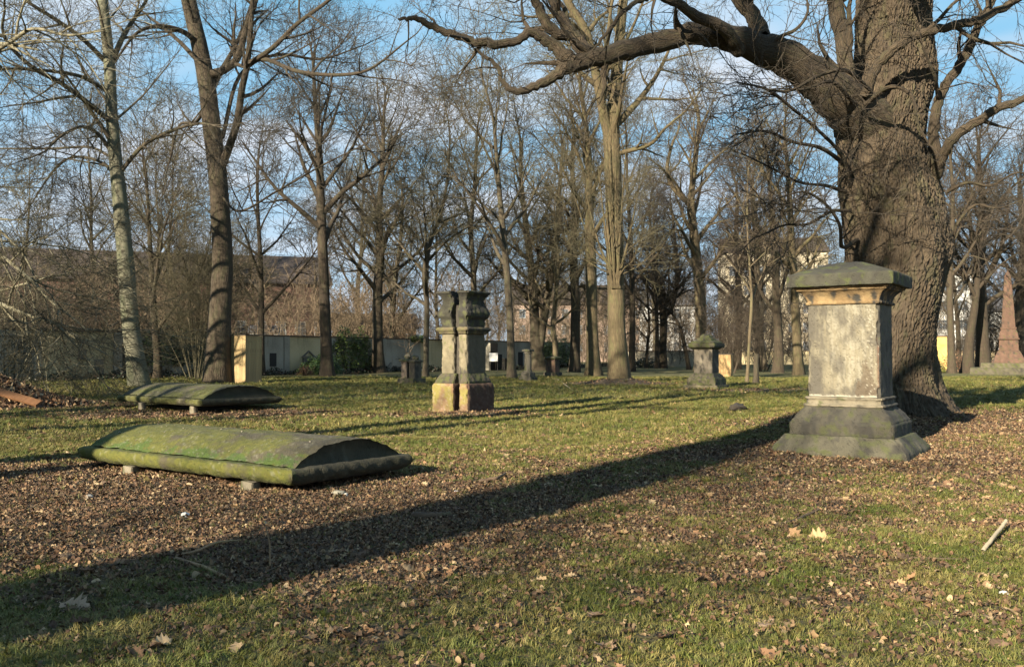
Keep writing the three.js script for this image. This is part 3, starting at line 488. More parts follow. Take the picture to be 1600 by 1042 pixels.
function lidLitter(t, Lh, Dh, rise, n, seed) {                     // bits of twig and leaf lying on the stone
  const R = rngOf(seed), l = [], w = Dh - 0.10; for (let k = 0; k < n; k++) { const X = (R() * 2 - 1) * (Lh - 0.2), q = R() * 2 - 1, s = lerp(0.008, 0.035, R() * R()), c = mix3([0.14, 0.09, 0.05], [0.62, 0.55, 0.42], R() * R()); l.push([new THREE.Matrix4().compose(V(X, 0.156 + rise * (1 - Math.pow(Math.abs(q), 2.4)) + 0.012 + s * 0.1, -q * w * 0.97), new THREE.Quaternion().setFromEuler(new THREE.Euler(0.3 * (R() - 0.5), R() * 6.28, 0.3 * (R() - 0.5))), V(s, s, s)), c]); }
  scatter('leaf_bits', null, null, [flakeGeo(1, 0, 0.5), chipGeo()], deadLeaf, l, t);
}
{
  // front lid: corners on the ground at (-4.70, 9.56), (-1.87, 7.57), (-0.97, 8.83)
  const e = [0.818, -0.575], bk = [0.575, 0.818], c = [-1.87, 7.57], cx = c[0] - e[0] * 1.73 + bk[0] * 0.78, d = c[1] - e[1] * 1.73 + bk[1] * 0.78;
  lidLitter(lid('tomb_lid', 'large vaulted tomb lid coated in yellow-green moss, front one of the two lids', cx, d, -0.613, 1.73, 0.78, 0.075, 0.195, lidColor(2, [0.68, 0.24, 0.95, 0.7]), 3), 1.73, 0.78, 0.195, 170, 5);
  LIDP.a = { cx, d, e, bk };
  const blk = stain([0.34, 0.29, 0.21], { crust: -0.2, moss: -0.2 }), g = stack([sq(-0.08, 0.085, 0.06), sq(0.085, 0.083, 0.058)], blk, { edge: 0.012 });
  const B = (px, dd, label, turn, up = 0) => { const p = ground(px, dd, up); const m = part('support_block', g, stoneMat, scene); m.position.copy(p); m.rotation.y = turn; tag(m, label, 'stone block', 'blocks carrying the tomb lids'); };
  B(207, 9.1, 'pale stone block under the left end of the front mossy lid', -0.61); B(393, 8.0, 'pale stone block under the front mossy lid, near its right front corner', -0.61);
  // rear lid
  const e2 = [0.784, -0.62], b2 = [0.62, 0.784], c2 = [-6.29, 18.0], x2 = c2[0] - e2[0] * 1.72 + b2[0] * 1.0, d2 = c2[1] - e2[1] * 1.72 + b2[1] * 1.0;
  lidLitter(lid('tomb_lid', 'grey-green vaulted tomb lid farther back, in front of the two left trees', x2, d2, -0.67, 1.72, 1.0, 0.15, 0.25, lidColor(11, [0.36, 0.0, 0.7, 0.12]), 9), 1.72, 1.0, 0.25, 60, 6);
  LIDP.b = { cx: x2, d: d2 };
  B(222, 19.5, 'dark stone block under the left end of the rear lid', -0.67, 0.075); B(303, 18.5, 'stone block under the front corner of the rear lid', -0.67, 0.075);
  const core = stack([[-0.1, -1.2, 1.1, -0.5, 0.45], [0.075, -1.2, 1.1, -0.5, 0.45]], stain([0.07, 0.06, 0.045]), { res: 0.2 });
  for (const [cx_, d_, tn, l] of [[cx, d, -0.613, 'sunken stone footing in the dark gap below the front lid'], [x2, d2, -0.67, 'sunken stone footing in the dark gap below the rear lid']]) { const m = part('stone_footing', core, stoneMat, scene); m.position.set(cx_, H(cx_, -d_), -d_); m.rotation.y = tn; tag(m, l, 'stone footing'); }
}
// ---------------------------------------------------------------- smaller tombs farther back
{
  const put = (px, d) => { const p = ground(px, d, -0.03); return [p.x, p.y, p.z]; };
  tomb('stepped_tomb', 'pedestal tomb with a mossy stepped roof, left of the small wooden box', 'tomb', put(1104, 32.8), -0.62, [
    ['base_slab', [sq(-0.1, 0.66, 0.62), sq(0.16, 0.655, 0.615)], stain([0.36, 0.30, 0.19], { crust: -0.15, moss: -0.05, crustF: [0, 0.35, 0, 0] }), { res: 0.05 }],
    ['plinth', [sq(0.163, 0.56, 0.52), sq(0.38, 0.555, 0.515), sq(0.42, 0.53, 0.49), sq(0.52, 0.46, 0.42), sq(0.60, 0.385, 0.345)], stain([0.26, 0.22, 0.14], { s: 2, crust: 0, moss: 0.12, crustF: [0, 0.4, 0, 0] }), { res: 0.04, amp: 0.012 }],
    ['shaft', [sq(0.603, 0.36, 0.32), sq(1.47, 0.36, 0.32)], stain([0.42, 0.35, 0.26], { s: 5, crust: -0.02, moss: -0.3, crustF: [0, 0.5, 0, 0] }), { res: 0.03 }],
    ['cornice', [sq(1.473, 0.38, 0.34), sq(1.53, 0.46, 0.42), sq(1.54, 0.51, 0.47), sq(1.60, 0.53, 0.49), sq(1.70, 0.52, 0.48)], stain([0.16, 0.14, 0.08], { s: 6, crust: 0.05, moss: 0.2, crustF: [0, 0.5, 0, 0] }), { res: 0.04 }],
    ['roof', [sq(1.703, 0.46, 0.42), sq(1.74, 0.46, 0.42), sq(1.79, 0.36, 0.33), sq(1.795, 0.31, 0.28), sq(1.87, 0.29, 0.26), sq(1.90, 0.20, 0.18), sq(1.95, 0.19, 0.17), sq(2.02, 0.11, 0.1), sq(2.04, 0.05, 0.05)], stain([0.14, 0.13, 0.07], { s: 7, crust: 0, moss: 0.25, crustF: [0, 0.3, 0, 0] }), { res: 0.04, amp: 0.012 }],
  ]);
  const lump = (r, s, x, y, z, k = [1, 1, 1]) => { const g = mergeVertices(new THREE.IcosahedronGeometry(r, 5).deleteAttribute('uv').deleteAttribute('normal')), a = g.attributes.position, cs = [], us = []; for (let i = 0; i < a.count; i++) { const p = V(a.getX(i), a.getY(i), a.getZ(i)), q = 1 + 0.3 * fbm3(p.x / r * 1.2 + s, p.y / r * 1.2, p.z / r * 1.2, 3); a.setXYZ(i, p.x * q * k[0] + x, p.y * q * k[1] + y, p.z * q * k[2] + z); cs.push(...stain([0.22, 0.19, 0.13], { s, crust: 0.05, moss: 0.05 })(p.x, p.y, p.z, 0)); us.push(p.x + p.z, p.y); } g.setAttribute('color', new THREE.Float32BufferAttribute(cs, 3)); g.setAttribute('uv', new THREE.Float32BufferAttribute(us, 2)); g.computeVertexNormals(); return g; };
  const t = tomb('pillar_tomb', 'small ruined tomb of two stubby pillars with mossy broken tops, left of the scroll tomb', 'tomb', put(643, 36.5), -0.62, [
    ['base_slab', [sq(-0.1, 0.46, 0.40), sq(0.25, 0.45, 0.39)], stain([0.20, 0.17, 0.11], { crust: 0, moss: 0 }), { res: 0.05 }],
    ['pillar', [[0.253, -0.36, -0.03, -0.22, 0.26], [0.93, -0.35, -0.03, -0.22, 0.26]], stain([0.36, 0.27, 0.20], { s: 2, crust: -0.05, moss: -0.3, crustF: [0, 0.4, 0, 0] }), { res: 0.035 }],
    ['pillar', [[0.253, 0.05, 0.36, -0.22, 0.22], [0.90, 0.05, 0.35, -0.22, 0.22]], stain([0.22, 0.18, 0.13], { s: 5, crust: 0.05, moss: -0.3 }), { res: 0.035 }],
    ['cap', [[0.935, -0.42, 0.03, -0.28, 0.32], [0.99, -0.42, 0.03, -0.28, 0.32], [1.05, -0.34, -0.05, -0.2, 0.24]], stain([0.16, 0.15, 0.08], { s: 5, moss: 0.1 }), { res: 0.04 }],
    ['cap', [[0.905, 0.01, 0.42, -0.28, 0.28], [0.96, 0.01, 0.42, -0.28, 0.28], [1.0, 0.06, 0.36, -0.2, 0.22]], stain([0.1, 0.09, 0.06], { s: 6, crust: 0.1 }), { res: 0.04 }],
  ]);
  part('broken_top', lump(0.14, 3, -0.2, 1.13, 0, [1, 0.9, 1]), stoneMat, t); part('broken_top', lump(0.13, 8, 0.2, 1.07, 0, [1.2, 0.9, 1]), stoneMat, t);
  { // dark column stone
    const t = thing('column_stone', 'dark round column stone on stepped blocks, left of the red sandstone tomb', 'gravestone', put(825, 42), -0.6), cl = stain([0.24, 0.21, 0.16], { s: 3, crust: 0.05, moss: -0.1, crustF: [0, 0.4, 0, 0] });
    part('base_block', stack([sq(-0.1, 0.36, 0.32), sq(0.22, 0.35, 0.31)], cl, { res: 0.05 }), stoneMat, t); part('base_block', stack([sq(0.223, 0.27, 0.24), sq(0.42, 0.26, 0.23), sq(0.46, 0.2, 0.18)], cl, { res: 0.05 }), stoneMat, t);
    const lg = new THREE.LatheGeometry([[0.2, 0.463], [0.2, 0.5], [0.165, 0.55], [0.17, 0.9], [0.16, 1.25], [0.15, 1.3], [0.2, 1.34], [0.21, 1.38], [0.15, 1.42]].map(([a, b]) => new THREE.Vector2(a, b)), 20), cs = [], a = lg.attributes.position; for (let i = 0; i < a.count; i++) cs.push(...cl(a.getX(i), a.getY(i), a.getZ(i), 0)); lg.setAttribute('color', new THREE.Float32BufferAttribute(cs, 3));
    part('column', lg, stoneMat, t); part('abacus', stack([sq(1.423, 0.21), sq(1.5, 0.22), sq(1.53, 0.16)], cl, { res: 0.05 }), stoneMat, t);
  }
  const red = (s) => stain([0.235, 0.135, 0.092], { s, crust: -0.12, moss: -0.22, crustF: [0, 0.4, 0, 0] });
  tomb('sandstone_tomb', 'small red sandstone tomb with a flat mossy cap, in the middle distance', 'tomb', put(864, 48), -0.6, [
    ['base_block', [sq(-0.1, 0.40, 0.36), sq(0.26, 0.39, 0.35)], stain([0.25, 0.2, 0.13], { crust: 0, moss: -0.1, crustF: [0, 0.4, 0, 0] }), { res: 0.05 }], ['shaft', [sq(0.263, 0.29, 0.26), sq(0.95, 0.28, 0.25)], red(3), { res: 0.05 }],
    ['cap', [sq(0.953, 0.31, 0.28), sq(1.0, 0.37, 0.34), sq(1.07, 0.37, 0.34), sq(1.13, 0.18, 0.16)], stain([0.16, 0.14, 0.08], { moss: 0.12 }), { res: 0.05 }]]);
  tomb('obelisk', 'tall red sandstone obelisk on a stepped pedestal at the right edge', 'obelisk', put(1577, 57), -0.5, [
    ['step', [sq(-0.2, 2.2), sq(0.42, 2.18)], stain([0.19, 0.165, 0.11], { crust: -0.02, moss: 0 }), { res: 0.12 }], ['step', [sq(0.423, 1.6), sq(0.72, 1.58)], stain([0.22, 0.19, 0.12], { s: 3, crust: -0.1, moss: 0.02 }), { res: 0.12 }],
    ['pedestal', [sq(0.723, 0.98), sq(0.82, 0.97), sq(1.05, 0.84), sq(1.4, 0.66), sq(1.48, 0.62), sq(1.5, 0.58)], red(8), { res: 0.08 }], ['die', [sq(1.503, 0.56), sq(2.2, 0.54), sq(2.22, 0.62), sq(2.3, 0.62)], red(2), { res: 0.08 }],
    ['die', [sq(2.303, 0.56), sq(2.7, 0.50), sq(2.85, 0.43), sq(2.88, 0.47), sq(3.0, 0.47)], red(6), { res: 0.08 }], ['shaft', [sq(3.003, 0.40), sq(6.3, 0.20), sq(6.65, 0.02)], red(4), { res: 0.1 }]]);
  const pale = stain([0.62, 0.57, 0.46], { crust: -0.35, moss: -0.4 });
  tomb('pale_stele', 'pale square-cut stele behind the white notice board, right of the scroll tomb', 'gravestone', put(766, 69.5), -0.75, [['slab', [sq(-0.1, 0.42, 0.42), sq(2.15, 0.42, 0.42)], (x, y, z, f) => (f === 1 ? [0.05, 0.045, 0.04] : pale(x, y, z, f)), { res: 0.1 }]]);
  tomb('dark_block', 'low dark stone block right of the white notice board', 'gravestone', put(784, 69), -0.4, [['block', [sq(-0.1, 0.42, 0.3), sq(0.95, 0.41, 0.3)], stain([0.08, 0.07, 0.06], { crust: 0.2 }), { res: 0.1 }]]);
  const st = tomb('marker_stone', 'small white marker stone leaning by the foot of the wall', 'gravestone', put(607, 62), 0.3, [['slab', [[-0.1, -0.16, 0.2, -0.1, 0.1], [0.35, -0.14, 0.16, -0.1, 0.1], [0.6, -0.02, 0.18, -0.09, 0.09], [0.72, 0.04, 0.16, -0.07, 0.07]], stain([0.6, 0.56, 0.47], { crust: -0.3 }), { res: 0.05 }]]); st.rotation.z = -0.12;
}
// ---------------------------------------------------------------- the graveyard wall on the left: it runs away from the camera at 32 degrees
T.plaster = colorTex(512, 512, (u, v) => { const a = tfbm(u, v, 4, 4, 111, 5), s = tfbm(u, v, 26, 3, 113, 4), k = 0.72 + 0.5 * a - 0.25 * sstep(0.5, 0.8, s) + 0.12 * (tile(u, v, 90, 90, 115) - 0.5); return [k, k * 0.98, k * 0.94]; });
T.plank = colorTex(256, 512, (u, v) => { const g = tfbm(u + 0.05 * tile(u, v, 2, 3, 5), v, 40, 3, 121, 3), k = 0.7 + 0.5 * g - 0.25 * sstep(0.75, 0.9, tfbm(u, v, 9, 5, 123, 3)); return [k, k * 0.93, k * 0.82]; });
T.tiles = colorTex(256, 256, (u, v) => { const r = (v * 16) % 1, c = Math.floor(u * 20 + (Math.floor(v * 16) % 2) * 0.5), n = hash(c, Math.floor(v * 16), 7), k = (0.7 + 0.5 * n) * (r < 0.15 ? 0.55 : 1); return [k, k * 0.95, k * 0.9]; });
T.brick = colorTex(512, 512, (u, v) => { const row = Math.floor(v * 32), x = u * 12 + (row % 2) * 0.5, m = Math.min((v * 32) % 1, 1 - (v * 32) % 1) < 0.08 || Math.min(x % 1, 1 - x % 1) < 0.03, n = hash(Math.floor(x) % 12, row, 3), k = 0.75 + 0.5 * n; return m ? [1.1, 1.15, 1.15] : [k, k * 0.95, k * 0.9]; });
const uvBox = (w, h, d, s = 1) => { const g = new THREE.BoxGeometry(w, h, d), p = g.attributes.position, n = g.attributes.normal, u = g.attributes.uv; for (let i = 0; i < p.count; i++) { const ax = Math.abs(n.getX(i)) > 0.5, ay = Math.abs(n.getY(i)) > 0.5; u.setXY(i, (ax ? p.getZ(i) : p.getX(i)) * s + 0.37 * i * 0, (ay ? p.getZ(i) : p.getY(i)) * s); } return g; };
const wallMat = { grey: std({ map: rep(T.plaster, 0.3, 0.3), color: rgb(0.50, 0.455, 0.37), bumpMap: rep(T.plaster, 0.6, 0.6), bumpScale: 0.01 }), cream: std({ map: rep(T.plaster, 0.23, 0.25), color: rgb(0.76, 0.62, 0.37), bumpMap: rep(T.plaster, 0.6, 0.6), bumpScale: 0.01 }), stone: std({ map: rep(T.stone, 0.8, 0.8), color: rgb(0.26, 0.23, 0.18) }), coping: std({ map: rep(T.tiles, 1.2, 1.2), color: rgb(0.17, 0.12, 0.085) }), dark: std({ color: rgb(0.05, 0.045, 0.04) }), white: std({ color: rgb(0.78, 0.76, 0.72), roughness: 0.6 }) };
const WA = 32 * Math.PI / 180, W0 = [-23, 40], WD = [Math.sin(WA), Math.cos(WA)];
const along = (px) => { const k = (px - 800) / F; return (k * W0[1] - W0[0]) / (WD[0] - k * WD[1]); };   // metres along the wall under that pixel column
const wallPt = (s) => [W0[0] + WD[0] * s, W0[1] + WD[1] * s];
const WTURN = Math.PI / 2 - WA;                                    // local +x along the wall, local +z out of its front
{
  const base = H(wallPt(25)[0], -wallPt(25)[1]) - 0.1, t = thing('graveyard_wall', 'long plastered graveyard wall with tiled coping, in shade on the left', 'wall', [W0[0], base, -W0[1]], WTURN);
  const box = (n, s0, s1, y0, y1, z0, z1, m, parent = t) => { const me = part(n, uvBox(s1 - s0, y1 - y0, z1 - z0), m, parent); me.position.set((s0 + s1) / 2, (y0 + y1) / 2, (z0 + z1) / 2); return me; };
  const cuts = [-22, along(-60), along(4), along(56), along(182), along(300), along(412), along(446), along(512), along(598), along(656), along(760), along(905)], kinds = ['cream', 'grey', 'grey', 'cream', 'grey', 'cream', 'grey', 'cream', 'grey', 'grey', 'cream', 'grey'];
  for (let i = 0; i < cuts.length - 1; i++) {
    box('wall_section', cuts[i], cuts[i + 1], -0.4, 2.42, -0.42, kinds[i] === 'grey' ? 0.04 + 0.003 * i : 0, wallMat[kinds[i]]);
    box('coping', cuts[i], cuts[i + 1], 2.423, 2.50, -0.52, 0.12 + 0.003 * (i % 2), wallMat.coping);
  }
  for (const s of [along(2), along(56), along(182), along(446), along(598), along(760)]) { box('pilaster', s - 0.22, s + 0.22, -0.4, 2.419, 0.047, 0.13, wallMat.grey); }
  box('cornice', along(-60), along(56), 2.08, 2.2, 0.052, 0.14, wallMat.stone);
  { // round-headed niche with a relief
    const s = along(35), w = 0.42, g = new THREE.Shape(); g.moveTo(-w, 0); g.lineTo(w, 0); g.lineTo(w, 1.55); g.absarc(0, 1.55, w, 0, Math.PI); g.lineTo(-w, 0); const hole = new THREE.Path(); const v = w - 0.09; hole.moveTo(-v, 0.02); hole.lineTo(v, 0.02); hole.lineTo(v, 1.55); hole.absarc(0, 1.55, v, 0, Math.PI); g.holes.push(hole);
    const n = part('niche', new THREE.ExtrudeGeometry(g, { depth: 0.12, bevelEnabled: true, bevelSize: 0.015, bevelThickness: 0.015, bevelSegments: 1 }), wallMat.stone, t); n.position.set(s, 0.05, 0.05);
    const bg = new THREE.Shape(); bg.moveTo(-v, 0.02); bg.lineTo(v, 0.02); bg.lineTo(v, 1.55); bg.absarc(0, 1.55, v, 0, Math.PI); part('back_panel', new THREE.ShapeGeometry(bg), wallMat.dark, n).position.z = 0.006;
    const sl = part('inscription_slab', uvBox(2 * v - 0.04, 1.1, 0.05), wallMat.stone, n); sl.position.set(0, 0.62, 0.04); const le = part('ledge', uvBox(2 * v + 0.1, 0.07, 0.16), wallMat.stone, n); le.position.set(0, 1.24, 0.09);
    const h = new THREE.SphereGeometry(0.12, 14, 10); const hd = part('relief', mergeGeometries([h.clone().scale(0.8, 1, 0.5).translate(0, 1.62, 0.06), h.clone().scale(1.6, 0.8, 0.4).translate(0, 1.42, 0.05), new THREE.TorusGeometry(0.2, 0.03, 6, 20).translate(0, 1.58, 0.04)]), wallMat.stone, n); hd.position.z = 0.01;
  }
  const plaque = (px, w, h, y) => { const s = along(px), p = part('plaque', uvBox(w, h, 0.06), wallMat.stone, t); p.position.set(s, y, 0.05); const f = part('ledge', uvBox(w + 0.1, 0.05, 0.1), wallMat.stone, p); f.position.set(0, -h / 2 - 0.03, 0.02); };
  plaque(127, 0.42, 0.42, 1.35); plaque(153, 0.5, 0.72, 0.72);
  { const s = along(192); box('doorway', s - 0.5, s + 0.3, 0.0, 1.95, 0.035, 0.06, wallMat.dark); box('door_frame', s - 0.6, s - 0.503, 0, 2.05, 0.035, 0.12, wallMat.stone); box('door_frame', s + 0.303, s + 0.4, 0, 2.05, 0.035, 0.12, wallMat.stone); }
  { const s = along(481), g = new THREE.Shape(); g.moveTo(-0.62, 0); g.lineTo(0.62, 0); g.lineTo(0, 0.42); g.lineTo(-0.62, 0); const h = new THREE.Path(); h.moveTo(-0.4, 0.07); h.lineTo(0, 0.33); h.lineTo(0.4, 0.07); g.holes.push(h); const p = part('pediment', new THREE.ExtrudeGeometry(g, { depth: 0.1, bevelEnabled: false }), wallMat.stone, t); p.position.set(s, 1.15, 0.02); const b = part('inscription_slab', uvBox(0.95, 0.6, 0.07), wallMat.stone, t); b.position.set(s, 0.82, 0.04); }
  for (const [px, w, h, y] of [[425, 0.5, 0.8, 1.0], [812, 0.8, 1.3, 0.9], [780, 0.6, 0.9, 0.9], [888, 0.9, 1.3, 0.9]]) { const p = part('arched_recess', uvBox(w, h, 0.05), wallMat.dark, t); p.position.set(along(px), y, 0.075); }
}
// ---------------------------------------------------------------- ivy, bushes, undergrowth
function leafGeo(s) { const g = new THREE.BufferGeometry(); g.setAttribute('position', new THREE.Float32BufferAttribute([0, 0, 0, -0.4 * s, 0.04 * s, 0.45 * s, 0, 0.1 * s, s, 0.4 * s, 0.04 * s, 0.45 * s, 0, -0.02 * s, 0.4 * s], 3)); g.setIndex([0, 4, 1, 1, 4, 2, 4, 3, 2, 0, 3, 4]); g.computeVertexNormals(); return g; }
const leafMat = std({ color: rgb(1, 1, 1), roughness: 0.45 });
function bush(name, label, cat, p, [rx, ry, rz], n, colors, s, stemMat, seed, o = {}) {
  const R = rngOf(seed), t = thing(name, label, cat, [p.x, p.y, p.z], o.turn ?? 0), list = [], q = new THREE.Quaternion(), out = [];
  for (let k = 0; k < n; k++) {
    const a = R() * 6.283, cy = R(), rr = Math.pow(R(), o.shell ?? 0.35), f = Math.sqrt(1 - cy * cy) * rr, x = Math.cos(a) * f * rx, z = Math.sin(a) * f * rz, y = cy * rr * ry * (1 + 0.35 * N3(x * 1.5 + seed, z * 1.5, 1)) + (o.y0 ?? 0);
    if (N3(x * 1.9 + seed, y * 1.9, z * 1.9) < -0.35) continue;
    q.setFromEuler(new THREE.Euler((R() - 0.3) * 1.6, R() * 6.283, (R() - 0.5) * 1.2)); const b = lerp(0.6, 1.35, R()), c = colors[Math.floor(R() * colors.length)].map((v) => v * b), k2 = lerp(0.6, 1.2, R()); list.push([new THREE.Matrix4().compose(V(x, y, z), q, V(k2, k2, k2)), c]);
  }
  for (let k = 0; k < (o.stems ?? 14); k++) { const a = R() * 6.283, b = R(), P = V(Math.cos(a) * rx * 0.25 * b, -0.1, Math.sin(a) * rz * 0.25 * b); out.push([[P, V(Math.cos(a) * rx * 0.5 * b, ry * 0.45, Math.sin(a) * rz * 0.5 * b), V(Math.cos(a) * rx * 0.8 * b, ry * lerp(0.7, 1, R()), Math.sin(a) * rz * 0.8 * b)], [0.022, 0.015, 0.006]]); }
  if (o.stems !== 0) part('stems', tubes(out), stemMat, t);
  scatter('leaves', null, null, [leafGeo(s)], leafMat, list, t); return t;
}
{
  const G = [[0.045, 0.085, 0.022], [0.065, 0.11, 0.03], [0.10, 0.15, 0.045]], IV = [[0.06, 0.10, 0.02], [0.10, 0.145, 0.03], [0.15, 0.19, 0.05]], wp = (px, o, dy = 0) => { const [x, d] = wallPt(along(px)), X = x + WD[1] * o, D = d - WD[0] * o; return V(X, H(X, -D) + dy, -D); };
  bush('rhododendron', 'dense dark green evergreen bush before the pediment on the wall', 'bush', wp(478, 1.4), [1.5, 1.25, 1.0], 5200, G, 0.13, M.twigDark, 31, { turn: WTURN });
  bush('rhododendron', 'low evergreen bush left of the dense green bush by the wall', 'bush', wp(452, 1.8), [0.9, 0.75, 0.8], 1800, G, 0.12, M.twigDark, 32, { turn: WTURN });
  bush('dry_shrub', 'low reddish dry shrub beside the green bushes by the wall', 'shrub', wp(432, 2.4), [0.6, 0.55, 0.5], 1500, [[0.19, 0.085, 0.045], [0.15, 0.07, 0.04]], 0.05, M.twigRed, 33, { turn: WTURN, stems: 30 });
  bush('ivy', 'mound of green ivy hanging over the wall behind the dark forked tree', 'ivy', wp(546, 0.1, 0.35), [2.4, 2.5, 0.75], 9000, IV, 0.13, M.twigDark, 34, { turn: WTURN, shell: 0.2 });
  bush('ivy', 'ivy thicket climbing the wall between the two big left trees', 'ivy', wp(272, 0.3, 0.7), [2.8, 2.3, 0.8], 7000, [[0.04, 0.065, 0.018], [0.06, 0.085, 0.025]], 0.12, M.twigDark, 35, { turn: WTURN, shell: 0.3 });
  bush('ivy', 'small green ivy clump on top of the wall, left of the scroll tomb', 'ivy', wp(652, -0.1, 2.2), [1.3, 0.45, 0.5], 1800, IV, 0.14, M.twigDark, 36, { turn: WTURN, stems: 0 });
  bush('ivy', 'broad dark ivy on the far wall behind the red sandstone tomb', 'ivy', wp(862, 0.5, 0.4), [4.2, 2.4, 0.9], 7000, IV, 0.16, M.twigDark, 37, { turn: WTURN, shell: 0.25 });
  bush('ivy', 'ivy strands on the left end of the wall beside the arched niche', 'ivy', wp(6, 0.08, 0.1), [0.5, 1.9, 0.2], 900, [[0.03, 0.05, 0.015], [0.05, 0.07, 0.02]], 0.1, M.twigDark, 38, { turn: WTURN, stems: 3 });
  bush('hedge', 'low dark hedge before the sunlit cream wall, left of its bright stretch', 'hedge', ground(1010, 88), [2.2, 1.0, 1], 2600, [[0.06, 0.08, 0.025], [0.12, 0.10, 0.04]], 0.16, M.twigDark, 39);
  bush('brown_shrub', 'brown leafless shrub at the foot of the trees left of the obelisk', 'shrub', ground(1508, 64), [2.3, 1.5, 1.2], 2600, [[0.16, 0.085, 0.05], [0.2, 0.11, 0.06]], 0.1, M.twigRed, 40, { stems: 60 });
  bush('brown_shrub', 'yellow-green shrub by the yellow wall right of the oak', 'shrub', ground(1463, 62), [0.7, 0.8, 0.6], 900, [[0.16, 0.19, 0.03], [0.2, 0.18, 0.05]], 0.12, M.twigBrown, 41);
  // undergrowth strip along the wall foot
  const R = rngOf(51), list = []; for (let k = 0; k < 9000; k++) { const s = lerp(-6, 62, R()), o = 0.1 + R() * R() * 1.1, [x, d] = wallPt(s), X = x + WD[1] * o, D = d - WD[0] * o; list.push([new THREE.Matrix4().compose(V(X, H(X, -D) + R() * 0.36 * (0.4 + Math.abs(N2(s * 0.5, 1))) * (1.2 - o * 0.6), -D), new THREE.Quaternion().setFromEuler(new THREE.Euler(R() * 2, R() * 6, R())), V(1, 1, 1)), R() < 0.5 ? [0.035, 0.05, 0.018] : [0.09, 0.06, 0.035]]); }
  scatter('ground_ivy', 'dark low ivy and leaves along the foot of the wall', null, [leafGeo(0.12)], leafMat, list);
  // many-stemmed bare shrubs
  const brush = (label, px, d, h, n, spread, mat, seed, sp = 'up') => { const R = rngOf(seed), p = ground(px, d), t = thing('bare_shrub', label, 'shrub', [p.x, p.y, p.z]), o = { tubes: [], sprays: [] }, S = { ...S0, levels: 2, seg: [0.7, 0.5], dens: [1.1, 1], t0: [0.2, 0.2], sdens: 2.2, ss: 0.9, up: [0.05, 0.08], lmax: [1.6, 1] }; for (let k = 0; k < n; k++) { const a = R() * 6.28, l = R() * spread; grow(o, R, V(Math.cos(a) * l * 0.3, -0.05, Math.sin(a) * l * 0.3), V(Math.cos(a) * l * 0.35, 1, Math.sin(a) * l * 0.35), h * lerp(0.6, 1.1, R()), 0.03, 0, S); } part('stems', tubes(o.tubes), mat, t); twigs(t, o.sprays, SPRAY[sp], mat, R); };
  brush('tall many-stemmed bare shrub just left of the dark ash trunk', 306, 43, 7, 26, 1.5, M.twigOlive, 71);
  brush('bare shrub rising behind the wall left of the beech', 120, 54, 5.5, 18, 1.6, M.twigRed, 72, 'wide'); brush('bare shrub behind the wall at the left edge', 30, 50, 5.5, 18, 1.6, M.twigBrown, 73, 'wide');
  brush('reddish bare bush behind the white notice board', 700, 74, 4.5, 18, 1.4, M.twigRed, 74); brush('bare bush behind the pale sapling', 1140, 60, 5, 22, 1.4, M.twigRed, 75); brush('bare bush between the trees left of the tall pedestal tomb', 1190, 66, 6, 24, 1.5, M.twigBrown, 76); brush('twiggy bush left of the obelisk', 1545, 68, 5, 24, 1.6, M.twigBrown, 77);
}
// ---------------------------------------------------------------- wooden boxes put over two gravestones
function woodBox(name, label, px, d, turn, w, dp, h, n, warm) {
  const p = ground(px, d, -0.02), t = thing(name, label, 'wooden box', [p.x, p.y, p.z], turn), R = rngOf(px), mats = [0.85, 1, 1.12, 0.94].map((k) => std({ map: rep(T.plank, 1.3, 0.5), color: rgb(warm[0] * k, warm[1] * k, warm[2] * k), roughness: 0.8 })), pw = (l) => l / n - 0.006;
  for (let f = 0; f < 4; f++) for (let k = 0; k < n; k++) { const l = f % 2 ? dp - 0.06 : w, m = part('plank', uvBox(pw(l), h - 0.02 * R(), 0.024), mats[Math.floor(R() * 4)], t), o = (k + 0.5) / n * l - l / 2; m.position.set(f === 0 ? o : f === 2 ? -o : (f === 1 ? 1 : -1) * (w / 2 - 0.013), h / 2, f === 0 ? dp / 2 : f === 2 ? -dp / 2 : o); m.rotation.y = f % 2 ? Math.PI / 2 : 0; }
  const r = part('roof', uvBox(w + 0.08, 0.035, dp + 0.08), std({ color: rgb(0.13, 0.095, 0.06) }), t); r.position.y = h + 0.03; r.rotation.x = 0.03; return t;
}
woodBox('wooden_box', 'tall wooden plank box over a gravestone, right of the dark ash tree', 383, 38.4, -0.5, 1.0, 0.95, 2.08, 6, [0.43, 0.32, 0.165]);
woodBox('wooden_box', 'small bright wooden plank box right of the stepped-roof tomb', 1134, 49.5, -0.42, 0.72, 0.6, 1.28, 5, [0.54, 0.36, 0.17]);
{ // white notice board
  const p = ground(771, 66), t = thing('notice_board', 'white notice board on a post right of the scroll tomb', 'notice board', [p.x, p.y, p.z], -0.12);
  part('post', new THREE.CylinderGeometry(0.03, 0.03, 1.5, 8).translate(-0.3, 0.7, -0.04), wallMat.dark, t); part('post', new THREE.CylinderGeometry(0.03, 0.03, 1.5, 8).translate(0.3, 0.7, -0.04), wallMat.dark, t); part('panel', new THREE.BoxGeometry(0.64, 0.62, 0.03).translate(0, 1.05, 0), wallMat.white, t);
}
{ // grey stub
  const p = ground(1181, 37.2, -0.05), t = thing('tree_stub', 'short grey sawn-off trunk right of the pale sapling', 'tree stump', [p.x, p.y, p.z]); const pts = [V(0, 0, 0), V(0.02, 0.4, 0), V(0.01, 0.9, 0.02), V(0.04, 1.3, 0)]; part('trunk', trunkGeo(pts, [0.13, 0.11, 0.11, 0.105], 10, 0.3), M.grey, t);
}
